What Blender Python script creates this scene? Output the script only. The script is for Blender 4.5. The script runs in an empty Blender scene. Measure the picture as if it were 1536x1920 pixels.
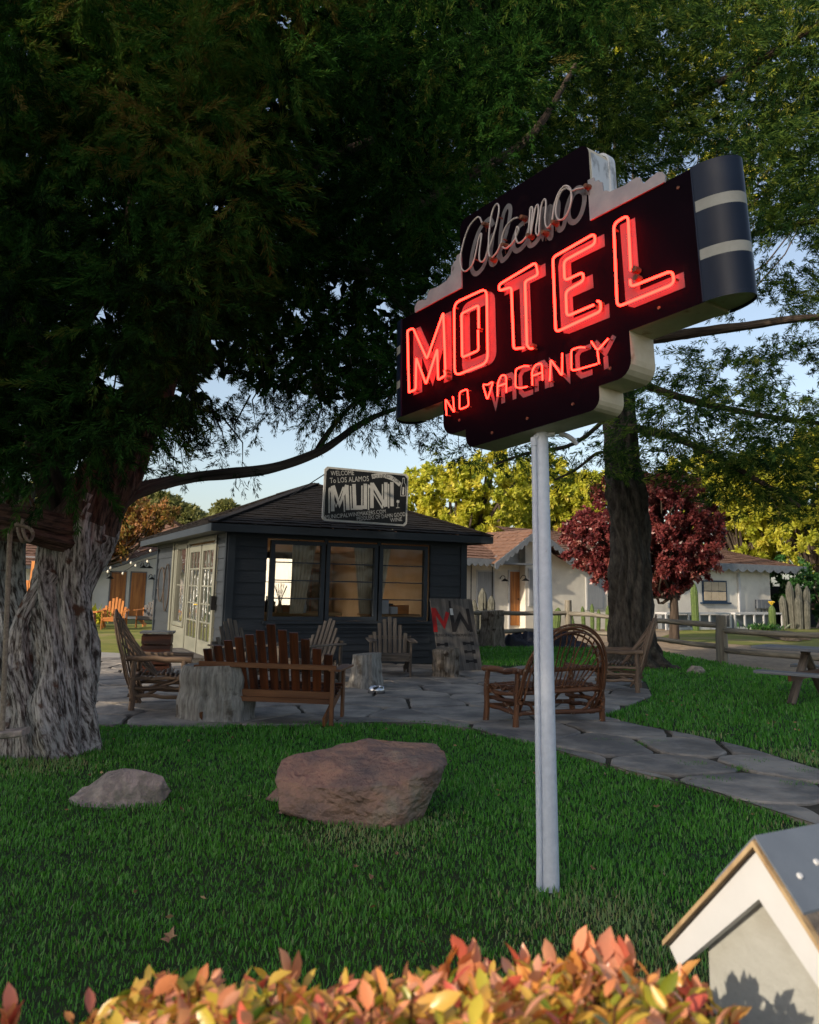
import bpy, bmesh, math, random
import numpy as np
from mathutils import Vector, Matrix
S = bpy.context.scene
PI = math.pi
rad = math.radians

# ------------------------------------------------------------------ camera, sky, sun, exposure
F_PX, PITCH, ROLL, EYE, HORIZ = 1600., rad(9.5), rad(1.2), 1.5, 1100.
PPX = 768.; PPY = HORIZ - F_PX * math.tan(PITCH) / math.cos(ROLL)
_fw = np.array([0, math.cos(PITCH), math.sin(PITCH)]); _U = np.array([0, -math.sin(PITCH), math.cos(PITCH)])
_R = math.cos(ROLL) * np.array([1., 0, 0]) + math.sin(ROLL) * _U
_UP = -math.sin(ROLL) * np.array([1., 0, 0]) + math.cos(ROLL) * _U
CAM = np.array([0, 0, EYE])
cd = bpy.data.cameras.new('camera'); cam = bpy.data.objects.new('camera', cd); S.collection.objects.link(cam); S.camera = cam
M4 = Matrix(((_R[0], _UP[0], -_fw[0], 0), (_R[1], _UP[1], -_fw[1], 0), (_R[2], _UP[2], -_fw[2], EYE), (0, 0, 0, 1)))
cam.matrix_world = M4
cd.sensor_fit = 'VERTICAL'; cd.sensor_height = 30.; cd.sensor_width = 24.
cd.lens = F_PX / 1920. * 30.
cd.shift_y = (PPY - 960.) / 1920.
cd.clip_end = 600; cd.clip_start = .05
cd.dof.use_dof = True; cd.dof.focus_distance = 7.5; cd.dof.aperture_fstop = 4.8

def ray(x, y): return (x - PPX) / F_PX * _R - (y - PPY) / F_PX * _UP + _fw
def G(x, y, z=0.):
    d = ray(x, y); return CAM + (z - EYE) / d[2] * d
def D(x, y, Y):
    d = ray(x, y); return CAM + Y / d[1] * d

SX, SY = -.71, -.70
SUN_AZ = math.atan2(SX, SY); SUN_EL = rad(22)
w = bpy.data.worlds.new('World'); S.world = w; w.use_nodes = True
nt = w.node_tree; bg = nt.nodes['Background']; sk = nt.nodes.new('ShaderNodeTexSky')
sk.sky_type = 'NISHITA'; sk.sun_disc = False; sk.sun_elevation = SUN_EL; sk.sun_rotation = SUN_AZ
sk.air_density = 1.; sk.dust_density = 2.; sk.ozone_density = 1.
hs = nt.nodes.new('ShaderNodeHueSaturation'); hs.inputs['Saturation'].default_value = .78; hs.inputs['Value'].default_value = .95; nt.links.new(sk.outputs[0], hs.inputs['Color']); nt.links.new(hs.outputs[0], bg.inputs[0]); bg.inputs[1].default_value = .15
sl = bpy.data.lights.new('sun', 'SUN'); sl.energy = 3.6; sl.angle = rad(.6); sl.color = (1., .84, .62)
so = bpy.data.objects.new('sun', sl); S.collection.objects.link(so)
sd = Vector((SX * math.cos(SUN_EL), SY * math.cos(SUN_EL), math.sin(SUN_EL)))
so.rotation_euler = sd.to_track_quat('Z', 'Y').to_euler(); so.location = (-20, -8, 15)
S.view_settings.view_transform = 'Standard'; S.view_settings.look = 'None'
S.view_settings.exposure = .5; S.view_settings.gamma = 1
S.render.engine = 'CYCLES'
S.cycles.max_bounces = 6; S.cycles.transparent_max_bounces = 10; S.cycles.diffuse_bounces = 3
S.cycles.glossy_bounces = 3; S.cycles.transmission_bounces = 4; S.cycles.caustics_reflective = False; S.cycles.caustics_refractive = False
S.cycles.use_denoising = True; S.cycles.sample_clamp_indirect = 4

# ------------------------------------------------------------------ materials
def _new(name):
    m = bpy.data.materials.new(name); m.use_nodes = True; n = m.node_tree.nodes; n.clear()
    o = n.new('ShaderNodeOutputMaterial'); return m, n, m.node_tree.links, o
def c4(c): return (c[0], c[1], c[2], 1)
def mat(name, c, c2=None, rough=.75, sc=6., st=(1, 1, 1), bump=.25, bs=None, spec=.3, metal=0., src='obj', lo=.35, hi=.65, dirt=None, ds=1.5, dlo=.5, dhi=.7, dist=.02):
    m, n, L, o = _new(name)
    p = n.new('ShaderNodeBsdfPrincipled'); L.new(p.outputs[0], o.inputs[0])
    if src == 'gr':
        t = n.new('ShaderNodeAttribute'); t.attribute_name = 'gr'; tv = t.outputs['Vector']
    else:
        t = n.new('ShaderNodeTexCoord'); tv = t.outputs['Object']
    mp = n.new('ShaderNodeMapping'); mp.inputs['Scale'].default_value = st; L.new(tv, mp.inputs['Vector'])
    no = n.new('ShaderNodeTexNoise'); no.inputs['Scale'].default_value = sc; no.inputs['Detail'].default_value = 7; no.inputs['Roughness'].default_value = .62
    L.new(mp.outputs[0], no.inputs['Vector'])
    r = n.new('ShaderNodeValToRGB'); r.color_ramp.elements[0].position = lo; r.color_ramp.elements[1].position = hi
    c2 = c2 or tuple(x * .78 for x in c)
    r.color_ramp.elements[0].color = c4(c2); r.color_ramp.elements[1].color = c4(c); L.new(no.outputs[0], r.inputs[0])
    col = r.outputs[0]
    if dirt:
        n2 = n.new('ShaderNodeTexNoise'); n2.inputs['Scale'].default_value = ds; n2.inputs['Detail'].default_value = 8; L.new(tv, n2.inputs['Vector'])
        r2 = n.new('ShaderNodeValToRGB'); r2.color_ramp.elements[0].position = dlo; r2.color_ramp.elements[1].position = dhi; L.new(n2.outputs[0], r2.inputs[0])
        mx = n.new('ShaderNodeMixRGB'); L.new(r2.outputs[0], mx.inputs[0]); L.new(col, mx.inputs[1]); mx.inputs[2].default_value = c4(dirt); col = mx.outputs[0]
    L.new(col, p.inputs['Base Color'])
    p.inputs['Roughness'].default_value = rough; p.inputs['Metallic'].default_value = metal
    p.inputs['Specular IOR Level'].default_value = spec
    if bump:
        nb = n.new('ShaderNodeTexNoise'); nb.inputs['Scale'].default_value = bs or sc * 2; nb.inputs['Detail'].default_value = 6; L.new(mp.outputs[0], nb.inputs['Vector'])
        b = n.new('ShaderNodeBump'); b.inputs['Strength'].default_value = bump; b.inputs['Distance'].default_value = dist
        L.new(nb.outputs[0], b.inputs['Height']); L.new(b.outputs[0], p.inputs['Normal'])
    return m
def leafmat(name, stops, trans=.35, rough=.6, spec=.25, tint=1.6):
    m, n, L, o = _new(name)
    a = n.new('ShaderNodeAttribute'); a.attribute_name = 'lv'
    r = n.new('ShaderNodeValToRGB'); e = r.color_ramp.elements
    while len(e) < len(stops): e.new(.5)
    for i, (ps, c) in enumerate(stops): e[i].position = ps; e[i].color = c4(c)
    L.new(a.outputs['Fac'], r.inputs[0])
    p = n.new('ShaderNodeBsdfPrincipled'); p.inputs['Roughness'].default_value = rough; p.inputs['Specular IOR Level'].default_value = spec
    L.new(r.outputs[0], p.inputs['Base Color'])
    if trans:
        tr = n.new('ShaderNodeBsdfTranslucent'); g = n.new('ShaderNodeMixRGB'); g.blend_type = 'MULTIPLY'; g.inputs[0].default_value = 1
        L.new(r.outputs[0], g.inputs[1]); g.inputs[2].default_value = (tint, tint, tint * .7, 1); L.new(g.outputs[0], tr.inputs[0])
        mx = n.new('ShaderNodeMixShader'); mx.inputs[0].default_value = trans; L.new(p.outputs[0], mx.inputs[1]); L.new(tr.outputs[0], mx.inputs[2]); L.new(mx.outputs[0], o.inputs[0])
    else: L.new(p.outputs[0], o.inputs[0])
    return m
def emit(name, c, s):
    m, n, L, o = _new(name); e = n.new('ShaderNodeEmission'); e.inputs[0].default_value = c4(c); e.inputs[1].default_value = s; L.new(e.outputs[0], o.inputs[0]); return m
def glass(name, tint=(1, 1, 1), wavy=.0, ior=1.5):
    m, n, L, o = _new(name)
    t = n.new('ShaderNodeBsdfTransparent'); t.inputs[0].default_value = c4(tint); g = n.new('ShaderNodeBsdfGlossy'); g.inputs['Roughness'].default_value = .02
    f = n.new('ShaderNodeFresnel'); f.inputs[0].default_value = ior
    mx = n.new('ShaderNodeMixShader'); L.new(f.outputs[0], mx.inputs[0]); L.new(t.outputs[0], mx.inputs[1]); L.new(g.outputs[0], mx.inputs[2]); L.new(mx.outputs[0], o.inputs[0])
    if wavy:
        tc = n.new('ShaderNodeTexCoord'); no = n.new('ShaderNodeTexNoise'); no.inputs['Scale'].default_value = 2.5; L.new(tc.outputs['Object'], no.inputs['Vector'])
        b = n.new('ShaderNodeBump'); b.inputs['Strength'].default_value = wavy; b.inputs['Distance'].default_value = .05; L.new(no.outputs[0], b.inputs['Height']); L.new(b.outputs[0], g.inputs['Normal'])
    return m
def wood(name, c, c2, rough=.7, sc=14, **k):
    k.setdefault('bump', .35)
    return mat(name, c, c2, rough, sc, (1, 1, .07), src='gr', lo=.38, hi=.62, **k)

K = {}
K['navy'] = mat('navy_enamel', (.0046, .0018, .0044), (.0036, .0015, .0036), .5, 5, bump=.03, spec=.02, dirt=(.012, .005, .007), ds=6, dlo=.6, dhi=.8)
K['blue_end'] = mat('blue_enamel', (.007, .013, .030), (.005, .009, .021), .36, 3, (1, 1, .3), bump=.05, spec=.22)
K['cream'] = mat('cream_enamel', (.62, .55, .42), (.45, .38, .27), .55, 4, bump=.08, dirt=(.25, .13, .06), ds=7, dlo=.62, dhi=.72)
K['silver'] = mat('worn_silver_paint', (.55, .58, .62), (.30, .32, .35), .45, 18, (1, 1, .4), bump=.1, lo=.42, hi=.5)
K['lgrey'] = mat('light_grey_paint', (.33, .31, .32), (.26, .25, .27), .6, 10, bump=.08, dirt=(.10, .09, .09), ds=9, dlo=.64, dhi=.7)
K['stripe'] = mat('white_stripe_paint', (.30, .30, .275), (.24, .24, .215), .5, 10, bump=.05)
K['polewhite'] = mat('white_pole_paint', (.56, .60, .68), (.48, .52, .60), .5, 30, bump=.35, bs=60, dist=.004, dirt=(.28, .22, .18), ds=9, dlo=.68, dhi=.74)
K['neon'] = emit('red_neon_gas', (1., .0105, .0062), 20.)
K['tubeoff'] = mat('unlit_neon_tube', (.52, .44, .41), (.40, .32, .30), .25, 12, bump=0, spec=.6)
K['rust'] = mat('rusty_fitting', (.22, .09, .045), (.07, .035, .03), .8, 20)
K['black'] = mat('black_metal', (.012, .012, .014), None, .5, 6, bump=.1)
K['hut'] = mat('dark_slate_paint', (.032, .038, .048), (.022, .027, .036), .6, 5, (1, 1, .25), bump=.25, bs=30, src='gr', spec=.35)
K['trim'] = mat('slate_trim_paint', (.026, .034, .046), (.018, .024, .034), .55, 5, (1, 1, .25), bump=.15, bs=30, src='gr', spec=.4)
K['doorpaint'] = mat('pale_sage_paint', (.21, .21, .175), (.15, .155, .13), .55, 5, (1, 1, .25), bump=.15, src='gr')
K['cream_in'] = mat('warm_plaster', (.62, .46, .29), (.54, .39, .24), .8, 2)
K['woodfloor'] = wood('interior_floor', (.26, .15, .07), (.15, .08, .04))
K['tan'] = wood('tan_wood', (.42, .24, .10), (.28, .15, .06))
K['shingle'] = mat('brown_black_shingles', (.014, .010, .009), (.005, .0045, .005), .9, 14, (1, 1, 1), bump=.5, src='gr')
K['shingle_r'] = mat('red_brown_shingles', (.23, .13, .09), (.13, .07, .05), .9, 9, bump=.4, src='gr')
K['stucco'] = mat('white_stucco', (.74, .71, .64), (.66, .63, .57), .85, 3, bump=.25, bs=40, dirt=(.5, .46, .4), ds=1.2, dlo=.55, dhi=.8)
K['stucco_c'] = mat('cool_stucco', (.72, .73, .72), (.66, .67, .67), .85, 3, bump=.2, bs=40)
K['greytrim'] = mat('blue_grey_trim', (.19, .21, .24), (.14, .16, .19), .6, 6)
K['bluetrim'] = mat('navy_window_paint', (.02, .045, .09), None, .5, 6)
K['orangewood'] = wood('varnished_door_wood', (.42, .17, .045), (.22, .075, .02), .45)
K['cedarwood'] = wood('orange_cedar_wood', (.55, .22, .06), (.38, .13, .035), .6)
K['redwood'] = wood('stained_redwood', (.14, .040, .014), (.030, .010, .007), .45, 11, spec=.45)
K['brownwood'] = wood('brown_bench_rail', (.19, .080, .032), (.09, .035, .017), .55, 10)
K['greywood'] = wood('weathered_grey_wood', (.175, .145, .12), (.06, .048, .041), .85, 16)
K['greywood2'] = wood('dark_weathered_wood', (.13, .12, .115), (.06, .056, .056), .85, 16)
K['tablewood'] = wood('picnic_table_wood', (.23, .24, .26), (.13, .135, .155), .8, 12)
K['fence'] = wood('fence_wood', (.30, .27, .22), (.14, .125, .105), .9, 16)
K['twig'] = wood('bent_twig_bark', (.185, .078, .036), (.065, .026, .015), .6, 18, dirt=(.30, .25, .20), ds=22, dlo=.62, dhi=.7)
K['twig2'] = wood('grey_twig_bark', (.24, .165, .115), (.085, .055, .04), .7, 18)
K['logend'] = mat('peeled_log', (.33, .20, .11), (.2, .11, .06), .7, 14, src='gr')
K['stump'] = mat('silver_stump_wood', (.36, .345, .32), (.15, .14, .13), .85, 30, (1, 1, .10), bump=.9, bs=40, src='gr', dirt=(.10, .085, .07), ds=5, dlo=.56, dhi=.66)
K['stump_b'] = mat('brown_stump_wood', (.27, .235, .20), (.08, .065, .05), .9, 26, (1, 1, .16), bump=.9, bs=36, src='gr', dirt=(.05, .035, .025), ds=6, dlo=.55, dhi=.65)
K['bark'] = mat('fibrous_cypress_bark', (.42, .41, .39), (.045, .037, .032), .9, 44, (1, 1, .17), bump=1., bs=60, src='gr', lo=.40, hi=.58, dist=.03, dirt=(.085, .045, .030), ds=7, dlo=.60, dhi=.68)
K['bark_red'] = mat('reddish_upper_bark', (.115, .072, .055), (.022, .015, .013), .9, 44, (1, 1, .17), bump=1., bs=60, src='gr', lo=.40, hi=.58, dist=.03)  # red-brown bark, with the shade under the crown painted into its colour
K['limb'] = mat('dark_limb_bark', (.10, .075, .06), (.025, .018, .015), .9, 9, (1, 1, .14), bump=.9, bs=16, src='gr', dist=.04)
K['cedarbark'] = mat('furrowed_cedar_bark', (.085, .075, .065), (.02, .017, .015), .95, 16, (1, 1, .3), bump=1., bs=18, src='gr', dist=.05, dirt=(.2, .19, .15), ds=2.2, dlo=.66, dhi=.75)
K['rock'] = mat('mottled_boulder', (.33, .20, .145), (.165, .12, .108), .8, 3.2, (1, 1, 1.4), bump=1., bs=15, dist=.05, lo=.36, hi=.62, dirt=(.24, .215, .17), ds=3.0, dlo=.52, dhi=.66)
K['rock2'] = mat('pale_rock', (.40, .345, .305), (.22, .19, .17), .85, 7, bump=1., bs=16, dist=.05, lo=.40, hi=.6, dirt=(.17, .16, .13), ds=5, dlo=.54, dhi=.64)
K['slab'] = mat('flagstone', (.36, .32, .28), (.15, .14, .135), .7, 1.6, bump=1., bs=7.5, src='gr', lo=.40, hi=.60, spec=.4, dist=.03, dirt=(.10, .088, .078), ds=1.1, dlo=.5, dhi=.75)
K['dirt'] = mat('joint_dirt', (.085, .07, .05), (.035, .032, .024), .95, 9, bump=.8, bs=40)
K['soil'] = mat('lawn_soil', (.035, .06, .02), (.018, .034, .012), .95, 7, bump=.8, bs=60)
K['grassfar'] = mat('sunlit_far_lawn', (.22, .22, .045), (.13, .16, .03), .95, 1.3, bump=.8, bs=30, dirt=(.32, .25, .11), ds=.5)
K['drive'] = mat('gravel', (.42, .32, .22), (.30, .23, .165), .95, 2.5, bump=.7, bs=50, dirt=(.22, .17, .13), ds=8)
K['concrete'] = mat('path_concrete', (.36, .35, .34), None, .85, 4)
K['cactus'] = mat('green_cactus', (.10, .15, .04), (.06, .095, .03), .7, 8)
K['cactusgrey'] = mat('grey_woolly_cactus', (.14, .14, .12), (.065, .066, .055), .9, 14, (1, 1, .4), src='gr', bump=.6)
K['yellow'] = mat('yellow_flower', (.75, .52, .06), None, .6)
K['rope'] = mat('hemp_rope', (.30, .26, .20), (.17, .145, .11), .9, 40, (1, 1, 1), src='gr')
K['steel'] = mat('steel', (.6, .6, .62), None, .25, 5, metal=1., bump=.02)
K['plasticbag'] = mat('black_tarp', (.012, .013, .025), None, .35, 6, bump=.4, spec=.5)
K['white'] = mat('white_paint', (.52, .53, .56), (.47, .48, .505), .6, 5, bump=.1)
K['beige'] = mat('beige_siding_paint', (.36, .365, .35), (.33, .335, .32), .7, 4, bump=.2, bs=40, dirt=(.27, .265, .24), ds=6, dlo=.55, dhi=.75)
K['zinc'] = mat('bluish_metal_flashing', (.13, .155, .195), (.10, .12, .155), .6, 8, bump=.1, spec=.5)
K['grit'] = mat('gritty_roof_felt', (.15, .13, .115), (.07, .06, .055), .95, 60)
K['ply'] = wood('split_plywood_edge', (.42, .31, .18), (.26, .17, .09), .8, 20)
K['redpaint'] = mat('red_sign_paint', (.33, .012, .012), (.16, .008, .01), .7, 20, (1, 1, .3))
K['blackpaint'] = mat('black_sign_paint', (.012, .010, .012), None, .7, 20)
K['signblack'] = mat('black_signboard', (.008, .008, .009), None, .5, 5, bump=.04)
K['signwhite'] = mat('chalk_grey_lettering', (.44, .44, .43), (.37, .37, .37), .7, 12)
K['glass'] = glass('old_window_glass', (.98, .98, .97), .35)
K['glass2'] = glass('window_glass')
K['bulb'] = mat('frosted_globe', (.8, .76, .66), None, .3, 4, bump=0)
K['curtain'] = mat('linen_curtain', (.55, .46, .34), (.45, .37, .27), .9, 5)
K['shade'] = mat('grey_window_shade', (.33, .35, .38), (.22, .24, .27), .7, 7, (6, 6, .2), src='obj')
K['leafdry'] = mat('dry_leaf', (.34, .22, .13), (.24, .14, .08), .8, 20)

# ------------------------------------------------------------------ objects
WM = {}
def wmat(o): return WM.get(o.name, Matrix())
def tag(o, label=None, cat=None, group=None, kind=None):
    if label: o['label'] = label
    if cat: o['category'] = cat
    if group: o['group'] = group
    if kind: o['kind'] = kind
    return o
def link(o, parent=None):
    S.collection.objects.link(o)
    if parent is not None: o.parent = parent
    return o
def T(name, label, cat, loc=(0, 0, 0), rz=0, group=None, mtx=None):
    o = bpy.data.objects.new(name, None); o.empty_display_size = .2; link(o)
    m = mtx if mtx is not None else Matrix.Translation(Vector(loc)) @ Matrix.Rotation(rz, 4, 'Z')
    o.matrix_world = m; WM[o.name] = m.copy()
    return tag(o, label, cat, group)
def copy_tree(o, m, label):
    r = o.copy(); link(r); r.matrix_world = m; r['label'] = label; WM[r.name] = m.copy()
    def rec(src, dst):
        for ch in list(src.children):
            c = ch.copy(); S.collection.objects.link(c); c.parent = dst; rec(ch, c)
    rec(o, r)
    return r
def at(loc, rz=0, s=1.): return Matrix.Translation(Vector(loc)) @ Matrix.Rotation(rz, 4, 'Z') @ Matrix.Scale(s, 4)
def nrm(v):
    v = np.asarray(v, float); return v / (np.linalg.norm(v) + 1e-12)
def basis(d, up=(0, 0, 1)):
    d = nrm(d); u = np.asarray(up, float)
    if abs(d @ nrm(u)) > .98: u = np.array([0, 1., 0]) if abs(d[1]) < .9 else np.array([1., 0, 0])
    a = nrm(np.cross(d, u)); b = np.cross(a, d); return a, b, d

class MB:
    def __init__(s): s.v = []; s.f = []; s.m = []; s.g = []; s.sm = []; s.rng = random.Random(len(bpy.data.objects) * 7 + 3)
    def add(s, vs, fs, gr=None, m=0, sm=False):
        o = len(s.v); s.v += [tuple(float(t) for t in v) for v in vs]
        off = (s.rng.uniform(0, 50), s.rng.uniform(0, 50), s.rng.uniform(0, 50))
        gr = vs if gr is None else gr
        s.g += [(g[0] + off[0], g[1] + off[1], g[2] + off[2]) for g in gr]
        s.f += [[o + i for i in f] for f in fs]; s.m += [m] * len(fs); s.sm += [sm] * len(fs); return s
    def beam(s, p0, p1, w, h, up=(0, 0, 1), m=0, bv=0., taper=1.):
        """box from p0 to p1, w along (dir x up), h along up"""
        p0 = np.asarray(p0, float); p1 = np.asarray(p1, float); a, b, d = basis(p1 - p0, up); L = np.linalg.norm(p1 - p0)
        vs = []; gr = []
        bv = min(bv, w * .3, h * .3)
        if bv > 0:
            prof = [(-w/2+bv, -h/2), (w/2-bv, -h/2), (w/2, -h/2+bv), (w/2, h/2-bv), (w/2-bv, h/2), (-w/2+bv, h/2), (-w/2, h/2-bv), (-w/2, -h/2+bv)]
        else: prof = [(-w/2, -h/2), (w/2, -h/2), (w/2, h/2), (-w/2, h/2)]
        n = len(prof)
        for t, q, k in ((0, p0, 1.), (L, p1, taper)):
            for x, y in prof: vs.append(q + a * x * k + b * y * k); gr.append((x, y, t))
        fs = [[i, (i+1) % n, n+(i+1) % n, n+i] for i in range(n)] + [list(range(n))[::-1], list(range(n, 2*n))]
        return s.add(vs, fs, gr, m)
    def box(s, c, sz, m=0, rz=0., bv=0.):
        c = np.asarray(c, float); h = np.asarray(sz, float) / 2
        ax = int(np.argmax(sz)); e = [np.array([math.cos(rz), math.sin(rz), 0]), np.array([-math.sin(rz), math.cos(rz), 0]), np.array([0, 0, 1.])]
        d = e[ax] * h[ax]
        if ax == 2: return s.beam(c - d, c + d, sz[0], sz[1], up=e[1], m=m, bv=bv)
        if ax == 0: return s.beam(c - d, c + d, sz[1], sz[2], m=m, bv=bv)
        return s.beam(c - d, c + d, sz[0], sz[2], m=m, bv=bv)
    def tube(s, pts, r, n=8, m=0, cap=True, wob=0., closed=False):
        P = [np.asarray(p, float) for p in pts]; k = len(P)
        rs = [r] * k if np.isscalar(r) else list(r)
        vs = []; gr = []; L = 0; ref = None
        for i, p in enumerate(P):
            if closed: d = nrm(P[(i+1) % k] - P[i-1])
            else: d = nrm((P[min(i+1, k-1)] - p) + (p - P[max(i-1, 0)]))
            if ref is None: a, b, _ = basis(d)
            else:
                a = nrm(ref - d * (ref @ d)); b = np.cross(a, d)
            ref = a
            if i: L += np.linalg.norm(p - P[i-1])
            for j in range(n):
                t = 2 * PI * j / n; q = rs[i] * (1 + (s.rng.uniform(-wob, wob) if wob else 0))
                vs.append(p + a * math.cos(t) * q + b * math.sin(t) * q); gr.append((math.cos(t) * rs[i], math.sin(t) * rs[i], L))
        fs = []
        for i in range(k if closed else k - 1):
            for j in range(n):
                i2 = (i + 1) % k
                fs.append([i*n+j, i*n+(j+1) % n, i2*n+(j+1) % n, i2*n+j])
        s.add(vs, fs, gr, m, True)
        if cap and not closed:
            s.add(vs[:n], [list(range(n))[::-1]], gr[:n], m); s.add(vs[-n:], [list(range(n))], gr[-n:], m)
        return s
    def prism(s, poly, O, ax, ay, az, z0, z1, m=0, ms=None, caps=(True, True)):
        """polygon in (ax,ay) extruded from z0 to z1 along az. ms = side material"""
        O = np.asarray(O, float); ax, ay, az = (np.asarray(q, float) for q in (ax, ay, az)); n = len(poly)
        A = [O + ax*x + ay*y + az*z0 for x, y in poly]; B = [O + ax*x + ay*y + az*z1 for x, y in poly]
        gA = [(x, z0, y) for x, y in poly]; gB = [(x, z1, y) for x, y in poly]
        if caps[1]: s.add(B, [list(range(n))], gB, m)
        if caps[0]: s.add(A, [list(range(n))[::-1]], gA, m)
        s.add(A + B, [[i, (i+1) % n, n+(i+1) % n, n+i] for i in range(n)], gA + gB, m if ms is None else ms)
        return s
    def lathe(s, prof, O=(0, 0, 0), n=20, m=0, sm=True):
        O = np.asarray(O, float); vs = []; gr = []; k = len(prof)
        for r, z in prof:
            for j in range(n): t = 2*PI*j/n; vs.append(O + np.array([r*math.cos(t), r*math.sin(t), z])); gr.append((r*math.cos(t), r*math.sin(t), z))
        fs = [[i*n+j, i*n+(j+1) % n, (i+1)*n+(j+1) % n, (i+1)*n+j] for i in range(k-1) for j in range(n)]
        return s.add(vs, fs, gr, m, sm)
    def build(s, name, mats, parent=None, world=False, sub=False):
        me = bpy.data.meshes.new(name); V = s.v
        if world and parent is not None:
            inv = root_matrix(parent).inverted(); V = [inv @ Vector(v) for v in V]
        me.from_pydata(V, [], s.f)
        for mm in (mats if isinstance(mats, (list, tuple)) else [mats]): me.materials.append(K[mm] if isinstance(mm, str) else mm)
        me.polygons.foreach_set('material_index', s.m); me.polygons.foreach_set('use_smooth', s.sm)
        a = me.attributes.new('gr', 'FLOAT_VECTOR', 'POINT'); a.data.foreach_set('vector', np.array(s.g, np.float32).ravel())
        me.update(); o = bpy.data.objects.new(name, me); link(o, parent)
        return o
def root_matrix(o):
    while o.parent is not None: o = o.parent
    return wmat(o)
def fast(name, V, Fq, mt, parent=None, lv=None, smooth=False):
    V = np.ascontiguousarray(V, np.float32)
    if parent is not None:
        inv = np.array(root_matrix(parent).inverted()); V = (V @ inv[:3, :3].T + inv[:3, 3]).astype(np.float32)
    me = bpy.data.meshes.new(name); k = Fq.shape[1]; n = len(Fq)
    me.vertices.add(len(V)); me.vertices.foreach_set('co', V.ravel())
    me.loops.add(n * k); me.loops.foreach_set('vertex_index', np.ascontiguousarray(Fq, np.int32).ravel())
    me.polygons.add(n); me.polygons.foreach_set('loop_start', np.arange(0, n * k, k, dtype=np.int32))
    if smooth: me.polygons.foreach_set('use_smooth', np.ones(n, bool))
    if lv is not None:
        a = me.attributes.new('lv', 'FLOAT', 'POINT'); a.data.foreach_set('value', np.ascontiguousarray(lv, np.float32))
    me.materials.append(K[mt] if isinstance(mt, str) else mt)
    me.update(calc_edges=True); me.validate(); o = bpy.data.objects.new(name, me); link(o, parent); return o
RS = np.random.RandomState
def unit(v): return v / (np.linalg.norm(v, axis=1, keepdims=True) + 1e-9)
def blades(name, P, Dr, L, W, mt, parent=None, lv=None, rng=None):
    """diamond leaves"""
    n = len(P); rng = rng or RS(1); Dr = unit(Dr); sd_ = unit(np.cross(Dr, rng.normal(size=(n, 3))))
    L = np.broadcast_to(L, (n,))[:, None]; W = np.broadcast_to(W, (n,))[:, None]
    nn = np.cross(Dr, sd_)
    mid = P + Dr * L * .45 + nn * L * .06
    V = np.empty((n, 4, 3)); V[:, 0] = P; V[:, 1] = mid + sd_ * W / 2; V[:, 2] = P + Dr * L; V[:, 3] = mid - sd_ * W / 2
    Fq = np.arange(n * 4).reshape(n, 4)
    lvv = np.repeat(lv if lv is not None else rng.rand(n), 4)
    return fast(name, V.reshape(-1, 3), Fq, mt, parent, lvv)
def plume_pts(C, A, L, R, nb, rng):
    """C centres, A unit axes, L lengths, R radii: nb blades along each plume -> positions, directions"""
    n = len(C); t = rng.rand(n, nb) ** .8; rv = unit(rng.normal(size=(n * nb, 3))).reshape(n, nb, 3)
    A_ = A[:, None, :]; rv = rv - A_ * (rv * A_).sum(-1, keepdims=True)
    rr = R[:, None, None] * (1.05 - t[..., None]) * rng.rand(n, nb, 1)
    P = C[:, None, :] + A_ * (t * L[:, None])[..., None] + rv * rr
    Dd = A_ * .9 + rv * .55 + rng.normal(size=(n, nb, 3)) * .18
    return P.reshape(-1, 3), Dd.reshape(-1, 3)
def inpoly(px, py, poly):
    px = np.asarray(px); py = np.asarray(py); c = np.zeros(px.shape, bool); n = len(poly)
    for i in range(n):
        x0, y0 = poly[i]; x1, y1 = poly[i-1]
        if y0 == y1: continue
        c ^= ((y0 > py) != (y1 > py)) & (px < (x1 - x0) * (py - y0) / (y1 - y0) + x0)
    return c
def smoothpath(P, k=6, closed=False):
    P = [np.asarray(p, float) for p in P]; n = len(P); out = []
    rng = range(n) if closed else range(n - 1)
    for i in rng:
        p0 = P[(i-1) % n] if (closed or i) else P[0]; p1 = P[i]; p2 = P[(i+1) % n]; p3 = P[(i+2) % n] if (closed or i + 2 < n) else P[n-1]
        for j in range(k):
            t = j / k; out.append(.5 * ((2*p1) + (p2-p0)*t + (2*p0-5*p1+4*p2-p3)*t*t + (3*p1-p0-3*p2+p3)*t**3))
    if not closed: out.append(P[-1])
    return out
def text_polys(txt, size, align='LEFT'):
    cu = bpy.data.curves.new('lettering', 'FONT'); cu.body = txt; cu.size = size; cu.align_x = align; cu.resolution_u = 2
    ob = bpy.data.objects.new('lettering', cu); S.collection.objects.link(ob)
    dg = bpy.context.evaluated_depsgraph_get(); dg.update(); me = bpy.data.meshes.new_from_object(ob.evaluated_get(dg))
    V = [(v.co.x, v.co.y) for v in me.vertices]; Fs = [list(p.vertices) for p in me.polygons]
    bpy.data.objects.remove(ob); bpy.data.curves.remove(cu); bpy.data.meshes.remove(me)
    return V, Fs
def put_text(mb, txt, x, y, w, h, O, ax, ay, az, z, m=0, rot=0., bold=0.):
    V, Fs = text_polys(txt, 1.)
    xs = [v[0] for v in V]; ys = [v[1] for v in V]; sx = w / (max(xs) - min(xs)); sy = h / (max(ys) - min(ys))
    c, s_ = math.cos(rot), math.sin(rot); out = []
    for px, py in V:
        a = (px - min(xs)) * sx; b = (py - min(ys)) * sy; a, b = a*c - b*s_, a*s_ + b*c
        out.append(np.asarray(O) + np.asarray(ax)*(x+a) + np.asarray(ay)*(y+b) + np.asarray(az)*z)
    mb.add(out, Fs, None, m)

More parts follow.
